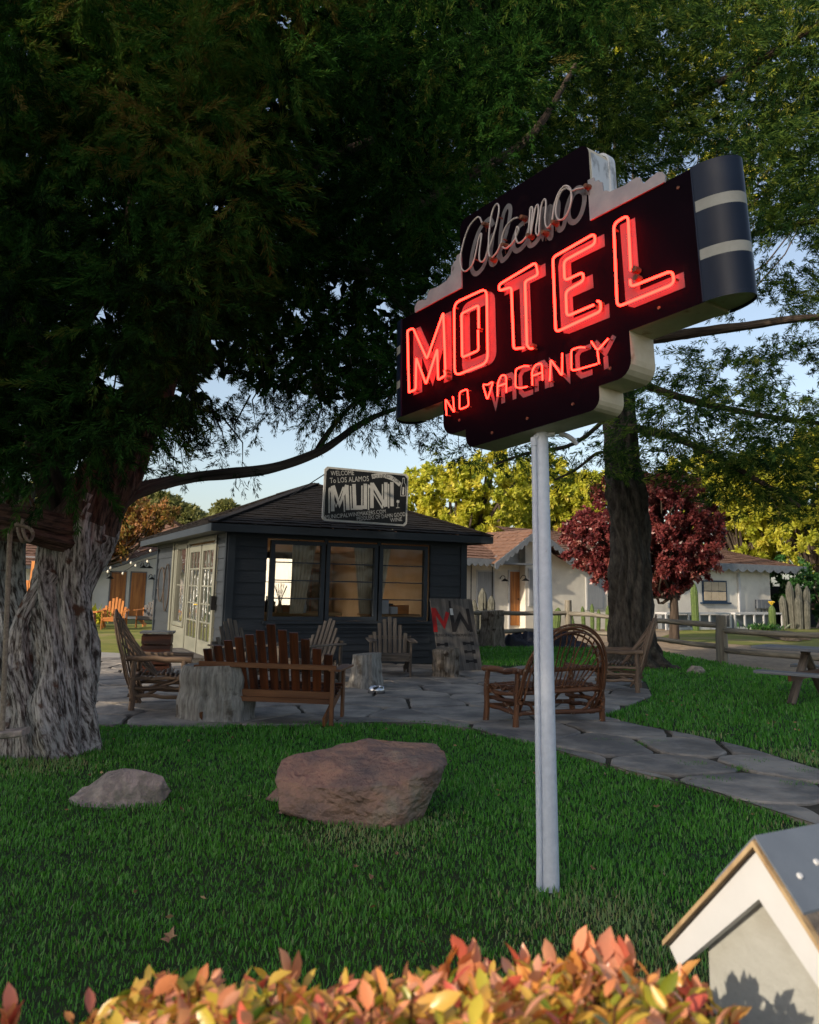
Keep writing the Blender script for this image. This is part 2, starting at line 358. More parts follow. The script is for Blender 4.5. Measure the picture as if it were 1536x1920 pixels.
# ------------------------------------------------------------------ ground, drive, lawns, patio
def sheet(name, pts, z, mt, kind='structure', sub=0):
    b = MB(); b.add([(p[0], p[1], z) for p in pts], [list(range(len(pts)))]); o = b.build(name, mt)
    return tag(o, kind=kind)
sheet('ground', [(-220, -60), (260, -60), (260, 320), (-220, 320)], -.012, 'soil')
def g2(*q): return [tuple(G(x, y)[:2]) for x, y in q]
sheet('driveway', g2((892, 1213), (1100, 1215), (1225, 1221), (1350, 1245), (1450, 1262), (1700, 1300)) + [(34, 22), (34, 41), (18.5, 41.5), (10.7, 36.7), (3, 32.)] + g2((892, 1176)), -.006, 'drive')
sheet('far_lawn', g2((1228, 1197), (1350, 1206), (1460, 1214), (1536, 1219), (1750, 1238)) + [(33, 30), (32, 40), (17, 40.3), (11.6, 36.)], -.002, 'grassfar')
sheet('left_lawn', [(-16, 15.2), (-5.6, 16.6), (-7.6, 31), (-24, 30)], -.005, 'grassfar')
sheet('concrete_path', [(-16, 18.9), (-5.6, 17.2), (-5.9, 18.4), (-16, 21.6)], -.001, 'concrete')

PATIO = [tuple(q) for q in g2((120, 1362), (330, 1366), (480, 1363), (640, 1359), (760, 1357), (860, 1364), (960, 1387), (1060, 1415), (1180, 1450), (1320, 1482), (1440, 1520), (1536, 1552), (1640, 1590), (1760, 1500), (1536, 1447), (1400, 1407), (1300, 1383), (1200, 1363), (1125, 1345), (1185, 1322), (1222, 1306), (1210, 1280), (1150, 1262), (1000, 1250), (893, 1254))] + [(1.2, 17.), (-2.8, 17.2), (-3.6, 16.2), (-5.6, 17.1), (-16, 18.8), (-16, 8.6), (-4.4, 8.9)]
sheet('patio_bed', PATIO, -.003, 'dirt')
def clip(poly, n, d):
    out = []
    for i in range(len(poly)):
        a = poly[i-1]; b = poly[i]; da = a[0]*n[0]+a[1]*n[1]-d; db = b[0]*n[0]+b[1]*n[1]-d
        if da <= 0: out.append(a)
        if da * db < 0: t = da / (da - db); out.append((a[0]+(b[0]-a[0])*t, a[1]+(b[1]-a[1])*t))
    return out
rng = random.Random(11); seeds = []
st = .95
for i in range(-14, 10):
    for j in range(4, 22):
        x = (i + rng.uniform(-.38, .38) + (.5 if j % 2 else 0)) * st; y = (j + rng.uniform(-.38, .38)) * st * .92; seeds.append((x, y))
sa = np.array(seeds); sin_ = inpoly(sa[:, 0], sa[:, 1], PATIO)
mb = MB()
for (x, y), ok in zip(seeds, sin_):
    if not ok:
        d_ = min(math.hypot(x - px, y - py) for px, py in PATIO)
        if d_ > .5 or y > 13: continue
    cell = [(x-1.3, y-1.3), (x+1.3, y-1.3), (x+1.3, y+1.3), (x-1.3, y+1.3)]
    gap = .012 + .014 * rng.random() + (.012 if x > .8 and y < 10 else 0)
    for (u, v) in seeds:
        dx, dy = u - x, v - y; dd = math.hypot(dx, dy)
        if 0 < dd < 3: nx, ny = dx/dd, dy/dd; cell = clip(cell, (nx, ny), nx*(x+u)/2 + ny*(y+v)/2 - gap)
    # cut to the patio outline
    if len(cell) < 3: continue
    cx = sum(p[0] for p in cell)/len(cell); cy = sum(p[1] for p in cell)/len(cell)
    # round and roughen the outline
    pts = []
    for i in range(len(cell)):
        a = cell[i]; b = cell[(i+1) % len(cell)]; L = math.hypot(b[0]-a[0], b[1]-a[1]); k = max(2, int(L/.12))
        for q in range(k):
            t = (q + .5) / k; jx = rng.uniform(-.011, .011)
            pts.append([a[0]+(b[0]-a[0])*t+jx, a[1]+(b[1]-a[1])*t+jx])
    arr = np.array(pts); inside = inpoly(arr[:, 0], arr[:, 1], PATIO)
    for i in range(len(pts)):
        if not inside[i]:
            px, py = pts[i]; best = None
            for e in range(len(PATIO)):
                ax_, ay_ = PATIO[e-1]; bx_, by_ = PATIO[e]; ex, ey = bx_-ax_, by_-ay_; tt = max(0, min(1, ((px-ax_)*ex+(py-ay_)*ey)/(ex*ex+ey*ey+1e-9)))
                qx, qy = ax_+ex*tt, ay_+ey*tt; dd = math.hypot(px-qx, py-qy)
                if best is None or dd < best[0]: best = (dd, qx, qy)
            pts[i] = [best[1] + (cx-best[1])*.02, best[2] + (cy-best[2])*.02]
    h = .022 + rng.uniform(0, .008); n = len(pts); tilt = (rng.uniform(-.008, .008), rng.uniform(-.008, .008))
    zt = lambda p: h + (p[0]-cx)*tilt[0] + (p[1]-cy)*tilt[1]
    inn = [(cx + (p[0]-cx)*.965, cy + (p[1]-cy)*.965) for p in pts]
    vs = [(p[0], p[1], -.01) for p in pts] + [(p[0], p[1], zt(p) - .012) for p in pts] + [(p[0], p[1], zt(p)) for p in inn]
    fs = [[i, (i+1) % n, n+(i+1) % n, n+i] for i in range(n)] + [[n+i, n+(i+1) % n, 2*n+(i+1) % n, 2*n+i] for i in range(n)] + [list(range(2*n, 3*n))]
    mb.add(vs, fs)
tag(mb.build('flagstone_patio', 'slab'), kind='structure')

# ------------------------------------------------------------------ neon motel sign
es = 1268 * _R + 423 * _UP - 1600 * _fw; es = nrm(es)
et = -8 * _R + 5932 * _UP + 1600 * _fw; et = nrm(et - es * (et @ es)); en = np.cross(es, et)
PT = D(1013, 812, 4.91); PB = G(1029, 1664)
SO = PT + en * .10                                     # origin on the face plane, s along es, t along et
sign = T('motel_sign', 'tall black enamel roadside sign with glowing red neon letters on a white pole', 'sign', PB)
def arc(cx, cy, r, a0, a1, n=5): return [(cx + r*math.cos(rad(a0+(a1-a0)*i/n)), cy + r*math.sin(rad(a0+(a1-a0)*i/n))) for i in range(n+1)]
c0 = -.004
half = [(.54-.07, 0)] + arc(.47, .07, .07, -90, 0)[1:] + [(.54, .125)] + [(.66, .125)] + arc(.665, .22, .095, -90, 0)[1:] + [(.76, .37), (1.21, .37), (1.21, 1.10), (.565, 1.10)] + arc(.565-.07, 1.60-.07, .07, 0, 90)
outl = [(c0+x, y) for x, y in half] + [(c0-x, y) for x, y in half[::-1]]
mb = MB()
mb.prism(outl, SO, es, et, en, -.2, 0, 0, ms=1)
for q in [(.95, .43), (-.3, .05), (0, .07), (.35, .07), (1.12, 1.03), (.62, .2), (-.6, .2)]:   # rivets
    mb.prism(arc(q[0], q[1], .009, 0, 324, 9), SO, es, et, en, .001, .006, 2)
mb.build('sign_box', ['navy', 'cream', 'rust'], sign, True)
mb = MB()                                               # galvanised liner of the raised centre's end
mb.prism([(c0+.567, 1.10), (c0+.571, 1.10), (c0+.571, 1.535), (c0+.567, 1.535)], SO, es, et, en, -.185, -.012)
mb.prism(arc(c0+.495, 1.53, .088, 0, 90, 8) + arc(c0+.495, 1.53, .073, 90, 0, 8), SO, es, et, en, -.21, -.16)
mb.prism([(c0+.568, 1.10), (c0+.583, 1.10), (c0+.583, 1.53), (c0+.568, 1.53)], SO, es, et, en, -.21, -.16)
mb.build('metal_liner', 'silver', sign, True)
for sg in (1, -1):                                     # rounded ends with two light bands
    mb = MB(); N = 18
    pr = [(c0 + sg*(1.211 + (.205 if sg > 0 else .13)*math.sin(PI*i/N)), -.1 + .112*math.cos(PI*i/N)) for i in range(N+1)]
    levels = [(.368, 0), (.585, 1), (.640, 0), (.843, 1), (.903, 0), (1.10, None)]
    for (t0, mm), (t1, _) in zip(levels, levels[1:]):
        vs = []; gr = []
        for t in (t0, t1):
            for s_, dz in pr: vs.append(SO + es*s_ + et*t + en*dz); gr.append((s_, dz, t))
        fs = [[i, i+1, N+2+i, N+1+i] for i in range(N)]
        if sg < 0: fs = [f[::-1] for f in fs]
        mb.add(vs, fs, gr, mm, True)
    top = [SO + es*s_ + et*1.10 + en*dz for s_, dz in pr]; mb.add(top, [list(range(N+1))[::sg]])
    low = [SO + es*s_ + et*.385 + en*dz*.99 for s_, dz in pr]; mb.add(low, [list(range(N+1))[::-sg]], None, 2)
    mb.prism([(c0+sg*1.207, .37), (c0+sg*1.215, .37), (c0+sg*1.215, 1.10), (c0+sg*1.207, 1.10)][::sg], SO, es, et, en, .001, .014, 0)
    mb.build('rounded_end', ['blue_end', 'stripe', 'cream'], sign, True)
scr = [(.55, 1.097), (1.05, 1.094), (1.056, 1.13), (1.04, 1.158), (1.012, 1.170), (.97, 1.162), (.925, 1.148), (.91, 1.163), (.905, 1.19), (.882, 1.206), (.85, 1.204), (.80, 1.197), (.70, 1.207), (.675, 1.226), (.655, 1.232), (.65, 1.29), (.632, 1.30), (.628, 1.315), (.60, 1.318), (.594, 1.348), (.55, 1.352)]
for sg in (1, -1):
    mb = MB(); mb.prism([(sg*x, y) for x, y in scr][::sg], SO, es, et, en, .002, .012); mb.build('scroll_trim', 'lgrey', sign, True)
# painted block letters
PLET = {'M': [[(-1.08, .49), (-1.08, .975), (-1.0, .975), (-.872, .74), (-.75, .975), (-.667, .975), (-.667, .49), (-.75, .49), (-.75, .745), (-.868, .50), (-.983, .745), (-.983, .49)]],
 'T': [[(-.157, .98), (-.157, .9), (-.026, .9), (-.026, .487), (.06, .487), (.06, .9), (.192, .9), (.192, .98)]],
 'E': [[(.35, .484), (.638, .484), (.638, .565), (.388, .565), (.388, .694), (.54, .694), (.54, .775), (.388, .775), (.388, .905), (.635, .905), (.635, .98), (.345, .98), (.305, .96), (.292, .92), (.292, .545), (.31, .50)]],
 'L': [[(.745, .985), (.748, .54), (.765, .503), (.80, .483), (1.109, .483), (1.109, .567), (.845, .567), (.845, .985)]]}
mb0 = lambda polys: [MB().prism(p if area(p) > 0 else p[::-1], SO, es, et, en, .001, .003) for p in polys]
def area(p): return sum(p[i-1][0]*p[i][1]-p[i][0]*p[i-1][1] for i in range(len(p)))/2
K['pinkpaint'] = mat('faded_pink_grey_paint', (.115, .090, .098), (.095, .072, .08), .6, 9, bump=.05, dirt=(.12, .06, .05), ds=14, dlo=.66, dhi=.71)
for ch in 'MTEL':
    b = mb0(PLET[ch])[0]; b.build('painted_letter', 'pinkpaint', sign, True)
def rrect(x0, x1, y0, y1, r, n=4): return arc(x1-r, y1-r, r, 0, 90, n) + arc(x0+r, y1-r, r, 90, 180, n) + arc(x0+r, y0+r, r, 180, 270, n) + arc(x1-r, y0+r, r, 270, 360, n)
def ring(mb, A, B, O, z, m=0):
    n = len(A); vs = [O + es*x + et*y + en*z for x, y in A + B]; mb.add(vs, [[i, (i+1) % n, n+(i+1) % n, n+i] for i in range(n)][::1], None, m)
mb = MB(); ring(mb, rrect(-.565, -.243, .49, .98, .07), rrect(-.483, -.325, .575, .90, .012), SO, .003); mb.build('painted_letter', 'pinkpaint', sign, True)
def ribbon(mb, pts, wd, O, ax, ay, az, z, m=0, closed=False):
    P = [np.array(p, float) for p in pts]; n = len(P); L = []; Rr = []
    for i in range(n):
        a = P[i] - P[i-1] if (i or closed) else P[1] - P[0]; b = P[(i+1) % n] - P[i] if (i < n-1 or closed) else P[-1] - P[-2]
        a /= np.linalg.norm(a)+1e-9; b /= np.linalg.norm(b)+1e-9; t = a + b; t /= np.linalg.norm(t)+1e-9; nn = np.array([-t[1], t[0]])
        k = min(1.8, 1/max(.3, abs(nn @ np.array([-a[1], a[0]])))) * wd / 2; L.append(P[i] + nn*k); Rr.append(P[i] - nn*k)
    vs = [O + ax*q[0] + ay*q[1] + az*z for q in L + Rr]; k = n if closed else n-1
    mb.add(vs, [[n+i, n+(i+1) % n, (i+1) % n, i] for i in range(k)], None, m)
def pv(pts, z=.003, cl=False):
    global mb
    if z == .003: mb = MB()
    ribbon(mb, pts, .032, SO, es, et, en, z, 0, cl)
    return mb
def pvb(): mb.build('painted_letter', 'pinkpaint', sign, True)
pv([(-.315, .375), (-.262, .205), (-.21, .375)]); pvb()
pv([(-.195, .212), (-.195, .345), (-.17, .372), (-.12, .372), (-.098, .345), (-.098, .212)]); pv([(-.18, .285), (-.113, .285)], .0036); pvb()
pv([(.055, .372), (-.02, .372), (-.044, .345), (-.044, .245), (-.02, .219), (.055, .219)]); pvb()
pv([(.085, .212), (.085, .345), (.108, .372), (.145, .372), (.165, .345), (.165, .212)]); pv([(.1, .285), (.15, .285)], .0036); pvb()
pv([(.20, .21), (.20, .365), (.33, .215), (.33, .37)]); pvb()
pv([(.50, .362), (.425, .362), (.40, .338), (.40, .24), (.425, .214), (.50, .214)]); pvb()
pv([(.528, .378), (.595, .295), (.66, .372)]); pv([(.595, .275), (.595, .205)], .0031); pvb()
AL = [[(-.303, 1.448), (-.325, 1.50), (-.358, 1.511), (-.43, 1.48), (-.485, 1.40), (-.523, 1.289), (-.51, 1.21), (-.472, 1.177), (-.42, 1.19), (-.385, 1.23), (-.345, 1.34), (-.325, 1.378), (-.312, 1.37), (-.335, 1.26), (-.335, 1.20), (-.305, 1.18), (-.274, 1.205), (-.20, 1.32), (-.155, 1.43), (-.145, 1.50), (-.172, 1.524), (-.21, 1.48), (-.236, 1.38), (-.25, 1.25), (-.24, 1.19), (-.221, 1.173), (-.17, 1.195), (-.12, 1.26)],
      [(.018, 1.345), (-.02, 1.352), (-.08, 1.335), (-.122, 1.28), (-.126, 1.22), (-.10, 1.186), (-.06, 1.187), (-.015, 1.21), (.022, 1.262), (.01, 1.285), (-.005, 1.25), (.0, 1.20), (.02, 1.172), (.06, 1.175), (.10, 1.21), (.118, 1.30), (.128, 1.36), (.145, 1.345), (.128, 1.25), (.122, 1.185), (.14, 1.25), (.168, 1.34), (.19, 1.352), (.19, 1.30), (.165, 1.20), (.17, 1.165), (.187, 1.16), (.197, 1.24), (.215, 1.33), (.243, 1.365), (.255, 1.33), (.24, 1.23), (.25, 1.18), (.272, 1.173), (.295, 1.20), (.32, 1.29), (.36, 1.355), (.406, 1.373), (.445, 1.34), (.45, 1.27), (.42, 1.20), (.375, 1.172), (.335, 1.20), (.33, 1.27), (.37, 1.345), (.42, 1.352), (.455, 1.32), (.50, 1.31), (.548, 1.294)]]
AL = [smoothpath(a, 4) for a in AL]
mb = MB()
K['scriptgrey'] = mat('dull_grey_paint', (.15, .145, .15), (.11, .105, .11), .6, 10)
for i, a in enumerate(AL): ribbon(mb, [(x+.062, y-.03) for x, y in a], .034, SO, es, et, en, .003 + .001*i)
mb.build('painted_script', 'scriptgrey', sign, True)
def tubes(name, paths, off, r, mt, standoff=True):
    mb = MB()
    for pts, cl in paths:
        mb.tube([SO + es*x + et*y + en*(off) for x, y in pts], r, 6, 0, True, closed=cl)
        if standoff:
            for k in range(0, len(pts), max(3, len(pts)//3)):
                q = SO + es*(pts[k][0]) + et*(pts[k][1]); mb.tube([q + en*.004, q + en*(off-r)], r*.8, 6, 1)
    return mb.build(name, [mt, 'rust'], sign, True)
def rnd(pts, closed=True, r=.03):
    out = []; n = len(pts)
    for i in range(n):
        p = np.array(pts[i], float)
        if not closed and i in (0, n-1): out.append(tuple(p)); continue
        a = np.array(pts[i-1]) - p; b = np.array(pts[(i+1) % n]) - p; la, lb = np.linalg.norm(a), np.linalg.norm(b)
        ra = min(r, la*.4); rb = min(r, lb*.4); A = p + a/la*ra; B = p + b/lb*rb
        for t in (0, .25, .5, .75, 1): out.append(tuple((1-t)**2*A + 2*t*(1-t)*p + t*t*B))
    return out
NT = [[(rnd([(-1.082, .51), (-1.10, .968), (-1.035, .963), (-.883, .69), (-.706, .968), (-.69, .56)], False, .018), False), (rnd([(-.70, .555), (-.69, .52), (-.766, .508), (-.772, .73), (-.893, .514), (-1.0, .735), (-1.007, .506), (-1.082, .506)], False, .016), False)],
      [(rnd([(-.598, .489), (-.594, .995), (-.278, .985), (-.284, .489)], True, .055), True), (rnd([(-.36, .742), (-.357, .898), (-.522, .896), (-.521, .594), (-.366, .594), (-.366, .73)], False, .018), False)],
      [(rnd([(.055, .497), (.058, .905), (.166, .905), (.15, .99), (-.165, .967), (-.166, .925), (-.059, .911), (-.055, .508), (.03, .49)], False, .022), False), (rnd([(.055, .50), (.075, .47), (.10, .465)], False, .01), False)],
      [(rnd([(.565, .572), (.37, .572), (.372, .724), (.505, .738), (.504, .79), (.367, .79), (.369, .913), (.60, .923), (.60, .985), (.287, .968), (.283, .505), (.612, .52), (.612, .575), (.59, .585)], False, .028), False)],
      [(rnd([(.822, .674), (.829, .995), (.733, .986), (.720, .505), (1.075, .505), (1.07, .578), (.815, .585), (.813, .625)], False, .034), False)]]
for nt_ in NT: tubes('neon_letter', nt_, .04, .0072, 'neon')
for q in [(.845, .675), (.85, .625)]: MB().prism(arc(q[0], q[1], .017, 0, 330, 11), SO, es, et, en, .003, .045).build('glass_socket', 'rust', sign, True)
for q in [(-.68, .535), (-.68, .50), (.09, .49), (.585, .55), (.60, .57)]: MB().prism(arc(q[0], q[1], .011, 0, 330, 9), SO, es, et, en, .003, .035).build('glass_socket', 'rust', sign, True)
VT = [[(-.683, .246), (-.692, .36), (-.605, .243), (-.617, .355)], None]
R2 = lambda p, c=False: (rnd(p, c, .02), c)
LTR = [[R2(VT[0])], [R2([(-.555, .252), (-.552, .368), (-.476, .370), (-.467, .255)], True)], [R2([(-.333, .362), (-.295, .250), (-.238, .356), (-.29, .345)], True)], [R2([(-.205, .252), (-.20, .335), (-.165, .376), (-.125, .36), (-.129, .256)]), R2([(-.2, .312), (-.135, .312)])],
   [R2([(.065, .365), (.03, .378), (-.044, .378), (-.052, .268), (-.01, .25), (.045, .245)])], [R2([(.086, .242), (.088, .33), (.12, .36), (.168, .352), (.167, .250)]), R2([(.09, .298), (.16, .298)])], [R2([(.222, .232), (.236, .357), (.315, .233), (.324, .366)])],
   [R2([(.488, .350), (.45, .364), (.39, .366), (.384, .246), (.43, .240), (.565, .233)])], [R2([(.534, .37), (.572, .305), (.648, .350)]), R2([(.572, .305), (.578, .231)])]]
for q in LTR: tubes('neon_letter', q, .04, .0048, 'neon')
tubes('unlit_neon_script', [(a, False) for a in AL], .042, .0062, 'tubeoff')
for q in [(-.29, 1.44), (-.12, 1.22), (.05, 1.335), (.10, 1.19), (.56, 1.30), (.30, 1.19), (-.23, 1.17), (.22, 1.16)]:
    p = SO + es*q[0] + et*q[1]; mb = MB(); mb.tube([p+en*.003, p+en*.05], [.02, .013], 8); mb.tube([p+en*.02, p+en*.03+et*-.06+es*.01], .002, 4); mb.build('rusty_fitting', 'rust', sign, True)
# pole, conduit, elbow
ax_ = nrm(PT - PB); sdir = nrm(np.cross([0, 1, 0], ax_))
mb = MB(); n_ = 14
pp = [PB + (PT-PB)*i/n_ for i in range(n_+1)]; pp[0] = PB - ax_*.05; pp[-1] = PT + ax_*.03
mb.tube([p + sdir*.010 for p in pp], [.046 - .010*i/n_ for i in range(n_+1)], 20)
mb.build('pole', 'polewhite', sign, True)
mb = MB()
cp = [p - sdir*(.046 - .008*i/n_) - np.array([0, .012, 0]) for i, p in enumerate(pp[:-1])]; cp[0] = PB - sdir*.05 - np.array([0, .012, 0]) - ax_*.02
top = cp[-1] + ax_*.09
mb.tube(cp + [top], .0165, 10)
mb.build('conduit_pipe', 'polewhite', sign, True); mb = MB(); mb.tube([top + ax_*.0, top + ax_*.05], .021, 10)
mb.tube(smoothpath([top + ax_*.03, top + ax_*.062 + sdir*.02, top + ax_*.07 + sdir*.06, top + ax_*.075 + sdir*.12], 4), .017, 10)
mb.build('pipe_elbow', 'polewhite', sign, True)
mb = MB(); mb.tube(smoothpath([PT + sdir*.10 + ax_*.0 - en*.02, PT + sdir*.15 + ax_*-.01, PT + sdir*.19 - ax_*.035, PT + sdir*.215 - ax_*.065], 4), [.015]*10 + [.013]*3, 10)
mb.build('conduit_stub', 'polewhite', sign, True)

# ------------------------------------------------------------------ dark clapboard hut
C0 = G(417, 1252); RH = rad(25.2); hut = T('clapboard_hut', 'small dark slate clapboard building with hip roof, three wide windows and open French doors', 'building', C0, RH)
HW, HD, HZ = 4.93, 7.7, 2.42
def lap(mb, p0, p1, z0, z1, outn, step=.217, m=0, phase=0.):
    """clapboards between p0 and p1 (2D local), outn outward 2D normal"""
    k = 0; z = z0 + phase
    p0 = np.array([*p0, 0.]); p1 = np.array([*p1, 0.]); o = np.array([*outn, 0.]); d = p1 - p0; L = np.linalg.norm(d); d /= L
    zz = [z0] if phase <= 0 else [z0, z0+phase]
    while zz[-1] < z1 - .02: zz.append(min(z1, zz[-1] + step))
    for a, b in zip(zz, zz[1:]):
        vs = []; gr = []
        for q, t in ((p0, 0), (p1, L)):
            for off, h in ((-.05, a), (.022, a), (.022, a+.012), (.003, b), (-.05, b)):
                vs.append(q + o*off + np.array([0, 0, h])); gr.append((off, h, t))
        fl = np.cross(d, [0, 0, 1]) @ o > 0
        fs = [[i, (i+1) % 5, 5+(i+1) % 5, 5+i] for i in range(5)] + [[4, 3, 2, 1, 0], [5, 6, 7, 8, 9]]
        if not fl: fs = [f[::-1] for f in fs]
        mb.add(vs, fs, gr, m)
mb = MB()
fo = (0, -1)
lap(mb, (.08, 0), (.72, 0), 0, HZ, fo); lap(mb, (4.13, 0), (HW-.08, 0), 0, HZ, fo); lap(mb, (.72, 0), (4.13, 0), 0, .78, fo, .13)
lo_ = (-1, 0)
lap(mb, (0, 5.45), (0, HD-.08), 0, HZ, lo_, .26); lap(mb, (0, .1), (0, .80), 0, HZ, lo_, .217); 
lap(mb, (HW, .08), (HW, HD-.08), 0, HZ, (1, 0)); lap(mb, (.08, HD), (2.1, HD), 0, HZ, (0, 1)); lap(mb, (3.7, HD), (HW-.08, HD), 0, HZ, (0, 1))
lap(mb, (2.1, HD), (3.7, HD), 0, .9, (0, 1)); lap(mb, (2.1, HD), (3.7, HD), 2.2, HZ, (0, 1))
mb.build('clapboard_wall', 'hut', hut)
mb = MB()                                              # warm interior lining, floor and ceiling
for c, sz in [((.4, .075, 1.2), (.66, .02, 2.4)), ((4.5, .075, 1.2), (.74, .02, 2.4)), ((2.42, .075, .4), (3.4, .02, .76)), ((HW-.075, HD/2, 1.2), (.02, HD-.2, 2.4)), ((1.1, HD-.075, 1.2), (2., .02, 2.4)), ((4.3, HD-.075, 1.2), (1.1, .02, 2.4)), ((2.9, HD-.075, .44), (1.58, .02, .88)), ((.075, 6.6, 1.2), (.02, 2.1, 2.4)), ((.075, 4.3, .28), (.02, 1.7, .56))]:
    mb.box(c, sz)
mb.box((HW/2, HD/2, HZ-.03), (HW-.1, HD-.1, .03))
mb.build('interior_lining', 'cream_in', hut)
MB().box((HW/2, HD/2, .06), (HW-.12, HD-.12, .04)).build('interior_floor', 'woodfloor', hut)
mb = MB()                                              # corner boards, band, base
for x, y in ((0, 0), (HW, 0), (0, HD), (HW, HD)):
    sx = 1 if x else -1; sy = 1 if y else -1
    mb.box((x - sx*.045, y + sy*.03, HZ/2), (.13, .045, HZ)); mb.box((x + sx*.03, y - sy*.045, HZ/2), (.045, .1, HZ))
mb.box((HW/2, -.02, HZ-.03), (HW-.14, .05, .10)); mb.box((-.02, HD/2, HZ-.03), (.05, HD-.14, .10))
for a in (1.87, 2.975): mb.box((a, -.035, 2.335), (.07, .04, .11))
mb.box((2.42, -.04, .80), (3.46, .075, .05)); mb.box((2.42, -.03, .70), (3.4, .04, .025)); mb.box((2.42, -.03, .62), (3.4, .04, .025))
mb.build('corner_board', 'trim', hut)
# roof
def roofpts(ov=.42, z=2.56, zr=3.72):
    a0, a1, b0, b1 = -ov, HW+ov, -ov, HD+ov; h = (a1-a0)/2; return [(a0, b0, z), (a1, b0, z), (a1, b1, z), (a0, b1, z), ((a0+a1)/2, b0+h, zr), ((a0+a1)/2, b1-h, zr)]
rp = roofpts(); mb = MB()
rgs = random.Random(4)
def shingles(mb, A, B, Cc, Dd, rows=22, th=.014, m=0):
    """courses from eave A-B up to ridge D-C"""
    A, B, Cc, Dd = (np.array(q, float) for q in (A, B, Cc, Dd)); nn = nrm(np.cross(B-A, Dd-A))
    if nn[2] < 0: nn = -nn
    for i in range(rows):
        t0, t1 = i/rows, min(1, (i+1.25)/rows)
        l0, r0, l1, r1 = A+(Dd-A)*t0, B+(Cc-B)*t0, A+(Dd-A)*t1, B+(Cc-B)*t1
        L = np.linalg.norm(r0-l0); k = max(2, int(L/.22)); js = [0] + sorted(rgs.random() for _ in range(k-1)) + [1]
        js = [j/k + (rgs.uniform(-.3, .3)/k if 0 < j < k else 0) for j in range(k+1)]
        for a, b in zip(js, js[1:]):
            h = th*rgs.uniform(.7, 1.7); dz = rgs.uniform(-.012, .012)*(np.array([0, 0, 0.]) + (Dd-A)/max(1e-6, np.linalg.norm(Dd-A)))
            p = [l0+(r0-l0)*a+dz, l0+(r0-l0)*b+dz, l1+(r1-l1)*b, l1+(r1-l1)*a]
            vs = [p[0]+nn*h, p[1]+nn*h, p[2]+nn*.002, p[3]+nn*.002, p[0]-nn*.004, p[1]-nn*.004]
            mb.add(vs, [[0, 1, 2, 3], [4, 5, 1, 0]], None, m)
shingles(mb, rp[0], rp[1], rp[4], rp[4]); shingles(mb, rp[3], rp[0], rp[4], rp[5]); shingles(mb, rp[1], rp[2], rp[5], rp[4]); shingles(mb, rp[2], rp[3], rp[5], rp[5])
for i, j in ((0, 4), (1, 4), (4, 5), (2, 5), (3, 5)):
    A = np.array(rp[i]); B = np.array(rp[j]); mb.beam(A+[0, 0, .012], B+[0, 0, .015], .18, .03)
mb.build('roof', 'shingle', hut)
mb = MB()                                              # fascia, soffit
a0, b0 = -.42, -.42; a1, b1 = HW+.42, HD+.42
for p0, p1 in (((a0, b0), (a1, b0)), ((a1, b0), (a1, b1)), ((a1, b1), (a0, b1)), ((a0, b1), (a0, b0))):
    mb.beam((*p0, 2.475), (*p1, 2.475), .03, .14)
mb.box((HW/2, HD/2, 2.44), (HW+.8, HD+.8, .02))
mb.build('fascia', 'trim', hut)
def window(name, a0, a1, z0, z1, bars, parent=hut, fm='trim', side='front', fr=.075, vb=0, gm='glass'):
    P = (lambda a, d, z: (a, d, z)) if side == 'front' else (lambda a, d, z: (d, a, z))
    mb = MB()
    def bx(aa, ab, za, zb, d0, d1):
        c = P((aa+ab)/2, (d0+d1)/2, (za+zb)/2); s_ = P(ab-aa, d1-d0, zb-za); mb.box(c, s_)
    bx(a0-fr, a0, z0-fr, z1+fr, -.055, .05); bx(a1, a1+fr, z0-fr, z1+fr, -.055, .05)
    bx(a0, a1, z1, z1+fr, -.052, .05); bx(a0, a1, z0-fr, z0, -.06, .05)
    for i in range(bars):
        z = z0 + (z1-z0)*(i+1)/(bars+1); bx(a0, a1, z-.011, z+.011, -.02, .02)
    for i in range(vb):
        a = a0 + (a1-a0)*(i+1)/(vb+1); bx(a-.011, a+.011, z0, z1, -.024, .016)
    w_ = mb.build(name, fm, parent)
    mb = MB(); mb.add([P(a0, 0, z0), P(a1, 0, z0), P(a1, 0, z1), P(a0, 0, z1)], [[0, 1, 2, 3]]); mb.build('pane', gm, w_)
    return w_
for a0_, a1_ in ((.86, 1.78), (1.96, 2.88), (3.065, 3.975)): window('window', a0_, a1_, .905, 2.235, 3)
window('window', 2.1, 3.7, .9, 2.2, 1, side='front', vb=2).location = (0, HD, 0)
window('window', 3.75, 4.78, .62, 2.24, 1, fm='doorpaint', side='left', fr=.09)
mb = MB()                                              # pale side trim panel and door surround
for b_, wd in ((5.35, .16), (3.47, .13), (.87, .10), (5.0, .14)): mb.box((-.03, b_, HZ/2), (.05, wd, HZ-.02))
mb.box((-.03, 4.25, .26), (.045, 1.4, .50)); mb.box((-.025, 4.25, 2.36), (.04, 1.4, .09)); mb.box((-.03, 2.17, 2.36), (.05, 2.44, .10))
mb.build('side_trim', 'doorpaint', hut)
